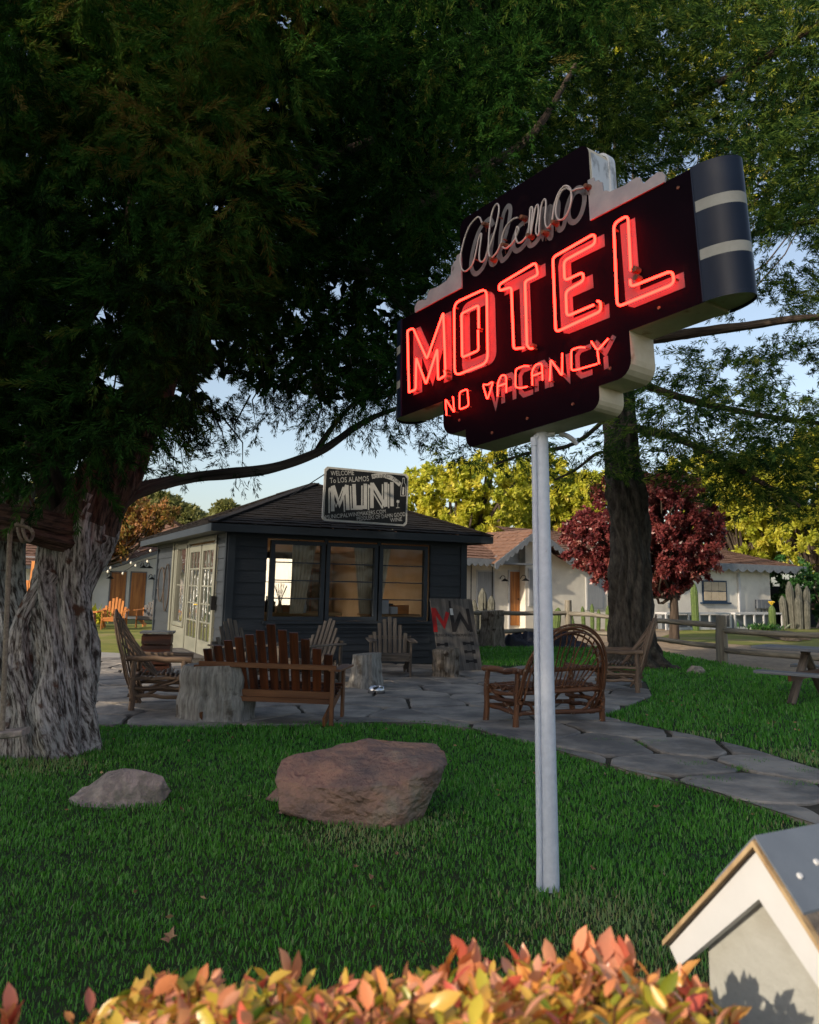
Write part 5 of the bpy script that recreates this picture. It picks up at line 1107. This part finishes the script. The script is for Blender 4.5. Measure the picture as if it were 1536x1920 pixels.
# rope round the limb with a board swing
t = T('rope_swing', 'hemp rope looped over the low limb with a pale plank seat beside the trunk', 'swing', D(8, 1385, 7.2))
mb = MB(); ys = np.linspace(1000, 1380, 14); mb.tube([D(19 - 15*(y-1000)/380., y, 7.25) for y in ys], .022, 8)
mb.tube(smoothpath([D(19, 1003, 7.25), D(26, 985, 7.2), D(55, 990, 7.2), D(62, 1000, 7.15)], 3), .016, 6)
lp = [D(45+12*math.cos(a), 975+42*math.sin(a), 7.6 + .32*math.cos(a+1.2)) for a in np.linspace(0, 2*PI, 18)[:-1]]; mb.tube(lp, .016, 6, closed=True); mb.tube([p + np.array([.04, 0, .01]) for p in lp], .016, 6, closed=True)
mb.build('rope', 'rope', t, True)
sp = D(6, 1385, 7.2); mb = MB(); mb.beam(sp + [-.28, 0, 0], sp + [.16, .05, .05], .22, .05, bv=.01); mb.build('seat', 'rock2', t, True)

# ------------------------------------------------------------------ cedar on the right
ce = T('tall_cedar', 'tall cedar with straight dark furrowed trunk and layered branches behind the neon sign', 'tree', G(1192, 1250))
bundle(pth([(1196, 1262), (1192, 1240), (1188, 1190), (1186, 1120), (1184, 1050), (1178, 950), (1170, 860), (1164, 780), (1150, 600), (1140, 400), (1130, 150), (1126, -60)], 17.8), [x*17.8/1600 for x in (66, 50, 43, 38, 37, 36, 33, 31, 26, 16, 10, 4)], 11, .15, seed=31, lump=.10).build('trunk', 'cedarbark', ce, True)
cw = []
def limb(q, Y, r):
    p = pth(q, Y); bundle(p, [x*np.mean(Y)/1600 for x in r], 4, .2, seed=len(bpy.data.objects), lump=.1).build('limb', 'limb', ce, True)
limb([(1165, 640), (1240, 632), (1320, 622), (1400, 612), (1480, 600), (1600, 590)], [17.5, 16.5, 15.5, 15, 14.5, 14], (13, 11, 9, 8, 7, 5))
limb([(1170, 800), (1250, 815), (1330, 850), (1420, 900), (1500, 950)], [17.5, 16.5, 16, 15.5, 15], (9, 7, 6, 5, 3))
limb([(1160, 700), (1260, 740), (1380, 770), (1500, 790), (1620, 800)], [17.5, 17, 17, 17, 17], (8, 7, 6, 5, 3))
limb([(1150, 500), (1300, 470), (1450, 430), (1600, 400)], [17.5, 17, 16.5, 16], (9, 8, 6, 4))
limb([(1140, 350), (1000, 250), (850, 180), (700, 150)], [17.5, 16, 15, 14], (9, 8, 6, 4)); limb([(1135, 250), (1300, 180), (1480, 80), (1600, 0)], [17.5, 16, 15, 14], (9, 8, 6, 4))
limb([(1150, 850), (1120, 850), (1080, 880), (1040, 900)], [17.6, 17, 16.5, 16], (4, 3, 2.5, 1.5)); limb([(1160, 760), (1080, 830), (990, 850), (930, 870)], [17.6, 16.8, 16, 15.5], (5, 4, 3, 2))
R1 = RS(21)
def pads(pts, rx, rz, nsp, nb, rng, slope=0.):
    C_ = np.array([D(*p) for p in pts]); n = len(C_); s_ = rng.uniform(.6, 1.3, n)
    th = rng.uniform(0, 2*PI, (n, nsp)); rr = np.sqrt(rng.rand(n, nsp))*rx*s_[:, None]
    off = np.stack([np.cos(th)*rr, np.sin(th)*rr, rng.normal(0, rz, (n, nsp)) - .25*rr], -1)
    ctr = (C_[:, None, :] + off).reshape(-1, 3); ax = np.stack([np.cos(th), np.sin(th), rng.normal(-.35, .3, (n, nsp))], -1).reshape(-1, 3); ax = unit(ax + rng.normal(size=ax.shape)*.3)
    P, Dd = plume_pts(ctr, ax, rng.uniform(.25, .55, len(ctr)), np.full(len(ctr), .07), nb, rng); val = np.clip(np.repeat(rng.normal(.45, .2, len(ctr)), nb) + rng.normal(0, .08, len(P)), 0, 1)
    return P, Dd, val
up = [(620, -170), (1850, -170), (1850, 420), (1600, 440), (1420, 420), (1400, 300), (1250, 270), (1100, 330), (900, 420), (780, 520), (700, 400), (600, 200)]
ri = [(1240, 640), (1400, 640), (1560, 560), (1800, 600), (1800, 1010), (1560, 980), (1500, 960), (1400, 930), (1300, 880), (1230, 850), (1215, 740)]
ri2 = [(1400, 560), (1430, 400), (1800, 380), (1800, 600)]
pl = sample(up, 600, 12.5, 19, R1) + sample([(1050, -170), (1230, -170), (1230, 290), (1090, 290)], 40, 14, 16.5, R1) + sample(ri, 80, 13, 18.5, R1) + sample(ri2, 34, 14, 18, R1) + [(x, y, R1.uniform(15, 17)) for x, y in ((1250, 790), (1290, 770), (1330, 800), (1260, 850), (1300, 870), (1350, 900), (1400, 900), (1450, 860), (1500, 900), (1530, 940), (1440, 930), (1240, 720), (1280, 700), (1360, 690), (1390, 720), (1480, 760), (1530, 780), (1420, 800), (1210, 800), (1120, 850), (1080, 830), (1430, 470), (1480, 440), (1500, 520), (1450, 640), (1500, 660), (1090, 870), (930, 850), (960, 830), (890, 840))]
P, Dd, vl = pads(pl, .85, .12, 30, 26, R1)
P, Dd, vl = nohole(P, Dd, vl, 1., [(1425, 590, 34), (1480, 470, 22), (1400, 640, 22), (1370, 700, 16), (1510, 720, 26), (1415, 180, 10), (840, 270, 16), (760, 60, 14), (1060, 130, 9), (1150, 90, 9), (1490, 690, 22), (1330, 660, 14), (1270, 690, 12), (1320, 330, 12), (990, 150, 10), (820, 60, 14), (1240, 60, 10)])
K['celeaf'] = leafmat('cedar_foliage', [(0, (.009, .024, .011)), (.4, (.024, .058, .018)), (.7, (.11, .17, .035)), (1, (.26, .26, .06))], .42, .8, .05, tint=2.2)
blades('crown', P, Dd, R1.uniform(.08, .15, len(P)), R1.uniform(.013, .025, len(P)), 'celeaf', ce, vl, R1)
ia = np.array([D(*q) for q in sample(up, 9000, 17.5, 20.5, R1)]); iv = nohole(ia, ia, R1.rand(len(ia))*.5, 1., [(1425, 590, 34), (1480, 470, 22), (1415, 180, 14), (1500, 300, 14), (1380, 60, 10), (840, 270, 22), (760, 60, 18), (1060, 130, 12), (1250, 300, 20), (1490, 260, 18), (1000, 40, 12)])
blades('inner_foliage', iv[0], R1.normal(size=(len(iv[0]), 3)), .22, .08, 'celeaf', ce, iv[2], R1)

# ------------------------------------------------------------------ broad-leaved trees
def tree(name, label, base, h, crown, ncl, nlf, lsz, mt, trunk_r=.25, seed=1, tmat='limb', cat='tree', group=None, clr=.75, flat=1.):
    """crown = list of (dx,dy,z,rx,ry,rz)"""
    rng = RS(seed); t = T(name, label, cat, base, 0, group); Ps = []; Ds = []; Vs = []; mb = MB(); base = np.array(base, float); rg = random.Random(seed)
    tot = sum(c[3]*c[5] for c in crown)
    for dx, dy, z, rx, ry, rz in crown:
        k = max(3, int(ncl*rx*rz/tot)); u = unit(rng.normal(size=(k, 3))); s_ = rng.uniform(.45, 1., (k, 1))**.6; C_ = base + [dx, dy, z] + u*s_*np.array([rx, ry, rz])
        q = unit(rng.normal(size=(k, nlf, 3))); q[..., 2] *= flat; sz = rng.uniform(.6, 1.3, (k, 1, 1))*clr; P = C_[:, None, :] + q*sz*rng.rand(k, nlf, 1)**.4
        Ps.append(P.reshape(-1, 3)); Ds.append((q + rng.normal(size=q.shape)*.8 + [0, 0, -.2]).reshape(-1, 3)); Vs.append(np.clip((rng.normal(.5, .16, (k, 1)) + rng.normal(0, .13, (k, nlf))).reshape(-1), 0, 1))
        for i in range(min(7, k)):
            e_ = C_[i]; m_ = (base + [dx*.4, dy*.4, z*.5] + e_)/2 + rng.normal(size=3)*.2; mb.tube(smoothpath([base + [0, 0, h*.28], m_, e_], 3), [trunk_r*.45*(1-.12*j) for j in range(7)], 5)
    mb.build('branches', tmat, t, True)
    mb = MB(); mb.tube(smoothpath([base, base + [trunk_r*.3, 0, h*.2], base + [0, 0, h*.55]], 4), [trunk_r*(1.25-.09*i) for i in range(9)], 9, wob=.05); mb.build('trunk', tmat, t, True)
    P = np.concatenate(Ps); n = len(P); blades('crown', P, np.concatenate(Ds), lsz*rng.uniform(.7, 1.3, n), lsz*.55*rng.uniform(.7, 1.2, n), mt, t, np.concatenate(Vs), rng)
    return t
K['plum'] = leafmat('purple_plum_leaves', [(0, (.06, .012, .018)), (.45, (.16, .030, .036)), (.75, (.32, .085, .080)), (1, (.50, .27, .22))], .3, .35, .5, 1.4)
K['lime'] = leafmat('sunlit_green_leaves', [(0, (.24, .28, .03)), (.4, (.42, .44, .05)), (.75, (.58, .54, .08)), (1, (.6, .5, .10))], .45, .5, .3, 1.4)
K['midgreen'] = leafmat('ivy_leaves', [(0, (.012, .045, .012)), (.5, (.03, .10, .022)), (.85, (.06, .16, .04)), (1, (.20, .26, .14))], .3, .35, .5, 1.5)
K['olive'] = leafmat('olive_leaves', [(0, (.08, .09, .03)), (.5, (.16, .17, .06)), (1, (.28, .25, .10))], .35, .6)
K['rustleaf'] = leafmat('russet_leaves', [(0, (.09, .10, .02)), (.3, (.20, .16, .04)), (.6, (.32, .14, .06)), (1, (.44, .27, .13))], .4, .5)
pb = D(1262, 1160, 26.); pb[2] = 0
pc = lambda x, y, Y: D(x, y, Y) - pb
def cr(x, y, Y, rx, rz, base): q = D(x, y, Y) - base; s_ = Y/1600.; return (q[0], q[1], q[2], rx*s_, rx*s_, rz*s_)
tree('purple_plum', 'round dark red plum tree in front of the white motel, behind the cedar trunk', pb, 5, [cr(1245, 975, 26, 80, 75, pb), cr(1150, 1010, 26, 88, 62, pb), cr(1290, 1030, 26, 62, 62, pb), cr(1110, 1010, 26, 66, 55, pb), cr(1215, 1040, 26, 95, 60, pb), cr(1250, 1085, 26, 40, 40, pb), cr(1180, 1070, 26, 90, 45, pb), cr(1320, 985, 26, 40, 50, pb), cr(1190, 930, 26, 80, 45, pb), cr(1265, 920, 26, 55, 40, pb)], 1150, 70, .125, 'plum', .14, 3, clr=.42)
far = [((875, 1100, 42), 'broad yellow-green tree behind the motel roof, left of the sign pole', [(860, 935, 62, 70), (800, 915, 50, 50), (930, 920, 80, 80), (870, 985, 80, 45), (790, 985, 55, 50)], 'lime'),
       ((1010, 1100, 50), 'pale yellow-green tree behind the motel, just right of the sign pole', [(1010, 925, 75, 75), (1060, 950, 70, 60), (960, 980, 70, 50), (1110, 930, 60, 60)], 'lime'),
       ((1400, 1120, 48), 'tall lime-coloured tree behind the right end of the motel roof', [(1390, 980, 85, 70), (1340, 930, 70, 70), (1440, 1010, 70, 50), (1300, 900, 60, 60), (1440, 900, 70, 70)], 'lime'),
       ((1530, 1120, 46), 'yellow-green tree at the right edge behind the dark ivy hedge', [(1520, 930, 80, 90), (1500, 1020, 80, 60), (1580, 980, 80, 90), (1530, 850, 60, 60), (1450, 940, 50, 60)], 'lime'),
       ((330, 1100, 60), 'olive tree on the rise left of the hut roof', [(330, 975, 55, 30), (290, 955, 55, 32), (380, 990, 45, 22)], 'olive'),
       ((425, 1100, 70), 'small hazy olive tree beside the hut roof slope', [(425, 965, 24, 22), (400, 985, 30, 14)], 'olive'),
       ((165, 1120, 33.5), 'russet and green tree hanging over the cottage roof', [(255, 985, 48, 36), (215, 1010, 40, 38), (300, 965, 36, 26), (235, 945, 46, 26), (205, 960, 30, 40)], 'rustleaf'),
       ((1170, 1100, 32), 'very tall sunlit tree rising behind the cedar, its yellow-green top showing through the branches', [(1080, 120, 140, 120), (1230, 60, 170, 150), (1380, 180, 150, 130), (1500, 60, 150, 150), (960, 60, 110, 110), (1330, 330, 90, 70), (1480, 330, 110, 80)], 'lime'),
       ((60, 1120, 40), 'dull green tree glimpsed behind the old cypress trunk', [(60, 1000, 80, 90), (140, 960, 60, 60), (150, 1060, 60, 50), (30, 900, 90, 90)], 'olive')]
for i, ((x, y, Y), lb, cs, mt_s) in enumerate(far):
    bs_ = D(x, y, Y); bs_[2] = 0
    near = Y > 33 and Y < 34
    tree('leafy_tree', lb, bs_, 7 if 'very tall' not in lb else 42, [cr(cx, cyy, Y, a_, b_, bs_) for cx, cyy, a_, b_ in cs], 520 if not near else 220, 60 if not near else 40, .27*Y/48 if not near else .17, mt_s, .3 if not near and 'very tall' not in lb else .12, 40+i, group='broad-leaved trees in the distance', clr=.015*Y)
hb = mpt(16.9, -1.2)
tree('ivy_hedge', 'dark glossy ivy-covered hedge at the right edge beside the motel', hb, 3, [(0, 0, 1.4, 2.4, 1.2, 1.5), (2.5, .5, 1.6, 2.5, 1.4, 1.9), (-.6, 2, 1.8, 2.2, 1.2, 1.6), (5, 0, 1.7, 2.5, 1.5, 2.0)], 420, 60, .19, 'midgreen', .08, 60, cat='hedge', clr=.5)
K['dkfence'] = mat('dark_board_fence', (.02, .02, .02), None, .9, 4)
mb = MB(); mb.beam(mpt(14.5, 1.2, .95), mpt(24, 1.5, .95), .05, 1.9); o = mb.build('board_fence', 'dkfence'); tag(o, 'dark board fence behind the grey cactus clump at the end of the motel', 'fence')
dp = mpt(10.0, -2.9)
def tuft(name, label, loc, n, L, mt, seed, r=.3, cat='plant'):
    rng = RS(seed); P = np.array(loc) + np.stack([rng.normal(0, r, n), rng.normal(0, r*.6, n), rng.uniform(0, L*.5, n)], -1); Dd = np.stack([rng.normal(0, .6, n), rng.normal(0, .6, n), rng.uniform(.2, 1.2, n)], -1)
    o = blades(name, P, Dd, L*rng.uniform(.5, 1, n), L*.22, mt, None, rng.rand(n), rng); return tag(o, label, cat)
tuft('flowering_shrub', 'low green shrub with yellow blooms in front of the left white planter', dp, 200, .32, 'midgreen', 5, .4)
tuft('garden_plant', 'leafy green plant between the stone pillar and the orange chair', (-10.4, 28.6, 0), 160, .6, 'lime', 6, .3)
# unseen trees added out of frame on the sun's side to cast shade
K['shadeleaf'] = leafmat('street_tree_leaves', [(0, (.03, .05, .015)), (1, (.06, .09, .03))], .2)
for i, (x, y, h, r) in enumerate(tuple((.70*c + t_*SX, -.71*c + t_*SY, h, r) for c, t_, h, r in ((-3.6, 13, 12.6, 2.3), (-6.0, 14.5, 13.2, 2.4), (-8.2, 14, 13.2, 1.75), (-12.1, 15, 13.6, 1.7), (-4.8, 21, 15.8, 3.), (-7.6, 22, 15.6, 2.1), (-2.6, 17, 13, 1.5)))):
    tree('street_tree', ['dense street tree beyond the left edge, nearest the hedge', 'dense street tree beyond the left edge, second from the hedge', 'dense street tree beyond the left edge, third from the hedge', 'dense street tree beyond the left edge, level with the patio stones', 'far street tree beyond the left edge nearest the road', 'far street tree beyond the left edge behind the others', 'slender street tree beyond the left edge beside the hedge end'][i], (x, y, 0), h, [(0, 0, h*.66, r, r, h*.34), (0, 0, h*.28, r*.95, r*.95, h*.26)], 270, 60, .36, 'shadeleaf', .3, 80+i, group='street trees', clr=.8)

# ------------------------------------------------------------------ lawns
K['blade'] = leafmat('lawn_blades', [(0, (.030, .11, .016)), (.35, (.065, .25, .022)), (.7, (.11, .33, .04)), (.92, (.24, .36, .14)), (1, (.30, .25, .11))], .30, .45, .4, 1.5)
def lawn(name, poly, dens, h, wd, seed, dry=None):
    rng = RS(seed); pl = np.array(poly); x0, y0 = pl.min(0); x1, y1 = pl.max(0); n = int((x1-x0)*(y1-y0)*dens(0)); x = rng.uniform(x0, x1, n); y = y0 + (y1-y0)*rng.rand(n)
    keep = inpoly(x, y, poly) & (rng.rand(n) < np.array(dens(1)(y))) & (np.abs(x) < .56*y + .9); x = x[keep]; y = y[keep]; n = len(x)
    cl = np.sin(x*3.1 + 2*np.sin(y*2.3))*np.sin(y*2.7 + 1.5*np.sin(x*1.9)); cl2 = np.sin(x*11+y*5)*np.sin(y*13-x*4)
    hh = h(y)*rng.uniform(.55, 1.25, n)*(1 + .22*cl + .15*cl2); ww = wd(y)*rng.uniform(.7, 1.3, n)
    a = rng.uniform(0, 2*PI, n); ln = rng.uniform(.15, .75, n); dx = np.cos(a); dy = np.sin(a); sxx = -dy; syy = dx
    V = np.empty((n, 5, 3)); z0 = np.full(n, -.004)
    for k, (t, s_) in enumerate(((0, -.5), (0, .5), (.55, .42), (.55, -.42), (1, 0))):
        off = ln*hh*t*t; V[:, k, 0] = x + dx*off + sxx*ww*s_; V[:, k, 1] = y + dy*off + syy*ww*s_; V[:, k, 2] = z0 + hh*t*(1-.25*ln*t)
    b = (np.arange(n)*5)[:, None]; T3 = np.concatenate([b+[0, 1, 2], b+[0, 2, 3], b+[3, 2, 4]])
    v = np.clip(rng.normal(.42, .21, n) + .10*cl + .05*cl2, 0, .95)
    if dry is not None:
        for cx, cy_, r in dry: d2 = ((x-cx)**2 + (y-cy_)**2)/r**2; v = np.where(rng.rand(n) < .75*np.exp(-d2*1.5), rng.uniform(.85, 1, n), v)
    o = fast(name, V.reshape(-1, 3), T3, 'blade', None, np.repeat(v, 5)); return tag(o, kind='stuff')
front = [(-4.6, 1.2), (4.6, 1.2), (4.9, 5.6), (4.0, 6.55)] + [tuple(q) for q in g2((1536, 1550), (1440, 1518), (1320, 1480), (1180, 1448), (1060, 1412), (960, 1384), (860, 1361), (760, 1354), (640, 1356), (480, 1360), (330, 1363), (120, 1358))] + [(-5.6, 9.2), (-6.6, 6)]
lawn('grass', front, lambda q: 4200 if q == 0 else (lambda y: np.clip(4.2/y, .45, 1)), lambda y: .024 + .0020*y, lambda y: .0028 + .00075*y, 1, [(.95, 4.35, .35), (1.0, 3.9, .6), (-.35, 5.5, .35), (-.1, 5.35, .3), (-2.9, 7.3, .45), (2.7, 5.8, .3), (.1, 5.9, .3)])
back = [tuple(q) for q in g2((1120, 1347), (1185, 1325), (1224, 1308), (1212, 1279), (1150, 1260), (1000, 1248), (893, 1252), (893, 1214), (1100, 1214), (1225, 1220), (1350, 1243), (1450, 1260), (1700, 1298), (1900, 1500), (1760, 1498), (1536, 1444), (1400, 1404), (1300, 1380), (1200, 1361))]
lawn('grass', back, lambda q: 950 if q == 0 else (lambda y: np.clip(9/y, .45, 1)), lambda y: .045 + .001*y, lambda y: .0045 + .0008*y, 2, [(3.6, 8.3, .5), (3.0, 9.4, .4), (4.2, 8.0, .5), (2.4, 10.2, .3)])
rng = RS(77); lx = rng.uniform(-4.2, 4.6, 900); ly = rng.uniform(2.2, 14, 900); kp = (inpoly(lx, ly, front) | inpoly(lx, ly, back)) & (np.abs(lx) < .55*ly); kp &= rng.rand(900) < np.where((lx > 1.6) & (ly > 7), 1., .28); lx, ly = lx[kp], ly[kp]; nl = len(lx)
K['litter'] = leafmat('leaf_litter', [(0, (.12, .06, .03)), (.6, (.26, .15, .07)), (1, (.42, .30, .16))], .15)
tag(blades('leaf_litter', np.stack([lx, ly, rng.uniform(.03, .05, nl)], -1), np.stack([rng.normal(size=nl), rng.normal(size=nl), rng.normal(0, .25, nl)], -1), rng.uniform(.02, .05, nl), rng.uniform(.012, .026, nl), 'litter', None, rng.rand(nl), rng), kind='stuff')
# weeds in the path joints
rng = RS(9); jt = [(1340, 1465), (1495, 1475), (1130, 1392), (1385, 1445), (1200, 1400), (1228, 1395), (1300, 1437), (1508, 1450), (1420, 1432)]
Pj = np.concatenate([np.array(G(x, y, .0)) + np.stack([rng.normal(0, .07, 60), rng.normal(0, .05, 60), np.zeros(60)], -1) for x, y in jt]); Dj = np.stack([rng.normal(0, .5, len(Pj)), rng.normal(0, .5, len(Pj)), np.ones(len(Pj))], -1)
tag(blades('joint_weeds', Pj, Dj, .045, .006, 'blade', None, np.clip(rng.normal(.5, .2, len(Pj)), 0, .95), rng), kind='stuff')

# ------------------------------------------------------------------ little gabled house in the foreground
AP = D(1415, 1575, 1.5); bdir = np.array([math.sin(rad(60)), math.cos(rad(60)), 0]); adir = np.array([bdir[1], -bdir[0], 0])
bh = T('little_house', 'small beige gabled box house with white rakes and metal ridge in the foreground', 'little house', np.array([AP[0]+.2, AP[1]+.1, 0]))
Zv = np.array([0, 0, 1.]); half_w, drop = .205, .222
def gab(hw, top, lowz): return [(-hw, lowz), (hw, lowz), (hw, -top - hw*drop/half_w), (0, -top), (-hw, -top - hw*drop/half_w)]
mb = MB(); O_ = AP + bdir*.035; mb.prism(gab(.135, .05, -.95), O_, adir, Zv, bdir, 0, .42); mb.build('wall', 'beige', bh, True)
mb = MB(); sl2 = drop/half_w
for s_ in (-1, 1):
    wv = .050*math.sqrt(1+sl2**2)
    poly = [(0, -.018), (s_*(half_w-.008), -.018-(half_w-.008)*sl2), (s_*(half_w-.008-.020), -.018-(half_w-.008)*sl2-.026), (0, -.018-wv)]
    if s_ > 0: poly = poly[::-1]
    m_b = MB(); m_b.prism(poly, AP + bdir*.004, adir, Zv, bdir, 0, .022); m_b.build('rake_board', 'white', bh, True)
    m_b = MB(); q = [(0, .0), (s_*half_w, -half_w*sl2), (s_*half_w, -half_w*sl2-.009), (0, -.010)]
    if s_ > 0: q = q[::-1]
    m_b.prism(q, AP - bdir*.006, adir, Zv, bdir, 0, .012); m_b.build('roof_edge', 'ply', bh, True)
    m_b = MB(); q = [(0, .003), (s_*half_w, -half_w*sl2+.003), (s_*half_w, -half_w*sl2-.012), (0, -.012)]
    if s_ > 0: q = q[::-1]
    m_b.prism(q, AP + bdir*.006, adir, Zv, bdir, 0, .46); m_b.build('roof', 'grit', bh, True)
    m_b = MB(); q = [(0, .007), (s_*.085, -.085*sl2+.007), (s_*.085, -.085*sl2+.003), (0, .003)]
    if s_ > 0: q = q[::-1]
    m_b.prism(q, AP + bdir*.0, adir, Zv, bdir, 0, .47); m_b.build('ridge_flashing', 'zinc', bh, True)
    m_b = MB()
    nrm_ = nrm(np.cross(bdir, adir*s_ - Zv*sl2)); nrm_ = nrm_ if nrm_[2] > 0 else -nrm_
    for i, (u, v) in enumerate(((.05, .042), (.04, .10), (.05, .17), (.04, .24), (.05, .31), (.04, .38))):
        p = AP + bdir*v + adir*s_*u - Zv*u*sl2 + Zv*.006; m_b.tube([p, p + nrm_*.004], [.006, .0045], 10)
    m_b.build('roof_nail', 'white', bh, True)
m_b = MB(); p = AP + adir*.16 - Zv*.16*sl2 + bdir*.10
m_b.prism([(0, 0), (.13, 0), (.13, .004), (0, .004)], p + Zv*.006, bdir, nrm(np.cross(adir - Zv*sl2, bdir)) * -1, nrm(adir - Zv*sl2), -.02, .07); m_b.build('solar_panel', 'blue_end', bh, True)
m_b = MB(); m_b.beam(p + adir*-.03 + Zv*(.03*sl2+.008) + bdir*-.012, p + adir*.08 - Zv*(.08*sl2-.008) + bdir*-.012, .006, .008); m_b.build('panel_strip', 'ply', bh, True)
mb = MB(); pc_ = O_ + bdir*.2; mb.tube([(pc_[0], pc_[1], 0), (pc_[0], pc_[1], AP[2]-.5)], .05, 8); mb.build('post', 'greywood', bh, True)

# ------------------------------------------------------------------ photinia hedge along the street
hd = T('photinia_hedge', 'low clipped hedge of red, orange and green leaves along the bottom of the view', 'hedge', (0, 1.25, 0))
rng = RS(33)
prof = [(-400, 2000), (-100, 1960), (0, 1930), (110, 1945), (190, 1925), (235, 1885), (300, 1840), (370, 1805), (450, 1815), (530, 1812), (600, 1822), (700, 1815), (800, 1812), (880, 1790), (960, 1792), (1040, 1782), (1120, 1780), (1200, 1790), (1270, 1820), (1330, 1868), (1390, 1930), (1460, 1990), (1600, 2040)]
pxs, pys = zip(*prof)
def ztop(x, Y):
    px = PPX + F_PX * x / Y / math.cos(PITCH)
    return D(float(px), float(np.interp(px, pxs, pys)), Y)[2] + .012
def oval(P, Dr, L, W, fold, rng, nz=None):
    """leaf of 6 quads: base, 2 mid rows, tip; returns verts (n,8,3)"""
    n = len(P); Dr = unit(Dr); sdv = unit(np.cross(Dr, nz if nz is not None else rng.normal(size=(n, 3)))); up_ = np.cross(sdv, Dr); L = L[:, None]; W = W[:, None]; f = fold[:, None]
    V = np.empty((n, 11, 3)); sta = ((0, 0), (.18, .30), (.42, .5), (.70, .42), (1, 0)); curl = rng.uniform(-.30, .05, (n, 1))
    cen = [P + Dr*L*t + up_*L*curl*t*t for t, _ in sta]
    V[:, 0] = cen[0]; V[:, 10] = cen[4]; k = 1
    for i in (1, 2, 3):
        w_ = sta[i][1]; V[:, k] = cen[i] - sdv*W*w_ + up_*W*w_*f; V[:, k+1] = cen[i]; V[:, k+2] = cen[i] + sdv*W*w_ + up_*W*w_*f; k += 3
    return V
OV = [[0, 1, 2, 2], [0, 2, 3, 3], [1, 4, 5, 2], [2, 5, 6, 3], [4, 7, 8, 5], [5, 8, 9, 6], [7, 10, 8, 8], [8, 10, 9, 9]]
tri = []
for q in OV: tri.append(q[:3]); 
for q in OV:
    if q[2] != q[3]: tri.append([q[0], q[2], q[3]])
tri = np.array(tri)
Pl = []; Dl = []; Ll = []; Vl = []; stems = []
for i in range(2500):
    Y = rng.uniform(.92, 1.62); x = rng.uniform(-.75*Y, .50*Y)*1.0
    if Y > 1.38 and x > .36: continue
    zt = ztop(x, Y) - .03 - (.05*(Y-1.25)**2*6) - rng.rand()**1.8*.20; base = np.array([x, Y, zt - .09]); tip = np.array([x + rng.normal(0, .015), Y + rng.normal(0, .015), zt])
    k = rng.randint(6, 10); tint = rng.rand(); dep = 1
    if i % 3 == 0: stems.append([base - [0, 0, .05], base, tip])
    for j in range(k):
        t = (j+.5)/k; a = j*2.4 + rng.rand(); upk = .1 + .9*t
        Pl.append(base + (tip-base)*t); Dl.append([math.cos(a), math.sin(a), upk]); Ll.append(rng.uniform(.022, .050)*(1.1-.35*t)); Vl.append(np.clip(-.02 + .6*tint + .34*t + rng.normal(0, .15), 0, .97))
spk = [(840, 1750, .05), (872, 1745, .055), (890, 1765, .045), (963, 1752, .045), (1085, 1735, .05), (1110, 1738, .05), (1128, 1748, .05), (1165, 1745, .05), (1192, 1762, .05), (30, 1845, .045), (20, 1870, .05), (15, 1890, .05), (530, 1778, .05), (380, 1800, .045), (476, 1812, .05), (1275, 1790, .05), (1300, 1800, .045), (1260, 1860, .04), (1035, 1760, .045), (1000, 1770, .04), (330, 1830, .04), (255, 1865, .04), (700, 1795, .04), (760, 1800, .04), (640, 1800, .04)]
for x, y, L in spk:
    tip = D(x, y, 1.28); bs_ = tip - [rng.normal(0, .012), 0, .11]; stems.append([bs_ - [0, 0, .08], bs_, tip - [0, 0, .03]]); redd = rng.uniform(.3, 1) if x > 60 else 1.
    for j in range(7):
        t = j/6; a = rng.rand()*6.28; Pl.append(bs_ + (tip - bs_)*t*.62); Dl.append([math.cos(a)*.55, math.sin(a)*.55, 1.0 + t*.6]); Ll.append(L*rng.uniform(.75, 1.05)); Vl.append(np.clip(.45 + .5*redd*t + rng.normal(0, .08), 0, 1))
Pl = np.array(Pl); Dl = np.array(Dl); Ll = np.array(Ll); Vl = np.array(Vl); n = len(Pl)
V = oval(Pl, Dl, Ll, Ll*rng.uniform(.38, .52, n), rng.uniform(.15, .5, n), rng, np.array([0, 0, 1.]) + rng.normal(size=(n, 3))*.5)
Fq = (np.arange(n)*11)[:, None, None] + tri[None]
K['photinia'] = leafmat('photinia_leaves', [(0, (.05, .11, .015)), (.2, (.16, .22, .02)), (.36, (.50, .42, .05)), (.52, (.64, .40, .08)), (.68, (.66, .24, .10)), (.84, (.72, .36, .24)), (1, (.6, .07, .05))], .30, .30, .55, 1.5)
fast('leaves', V.reshape(-1, 3), Fq.reshape(-1, 3), 'photinia', hd, np.repeat(Vl, 11), True)
mb = MB()
for p in stems: mb.tube(p, [.003, .0025, .0015], 4)
mb.build('stems', 'redwood', hd, True)
# inner mass of the hedge
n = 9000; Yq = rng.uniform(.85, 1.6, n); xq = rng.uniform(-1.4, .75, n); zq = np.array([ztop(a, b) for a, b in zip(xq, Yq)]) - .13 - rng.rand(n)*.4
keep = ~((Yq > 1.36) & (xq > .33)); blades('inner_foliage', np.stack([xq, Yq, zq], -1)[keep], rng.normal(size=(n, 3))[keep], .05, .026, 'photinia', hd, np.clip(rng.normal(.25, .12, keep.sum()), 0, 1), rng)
for o in list(bpy.data.objects):
    if o.type == 'MESH' and not o.users_collection: bpy.data.objects.remove(o)
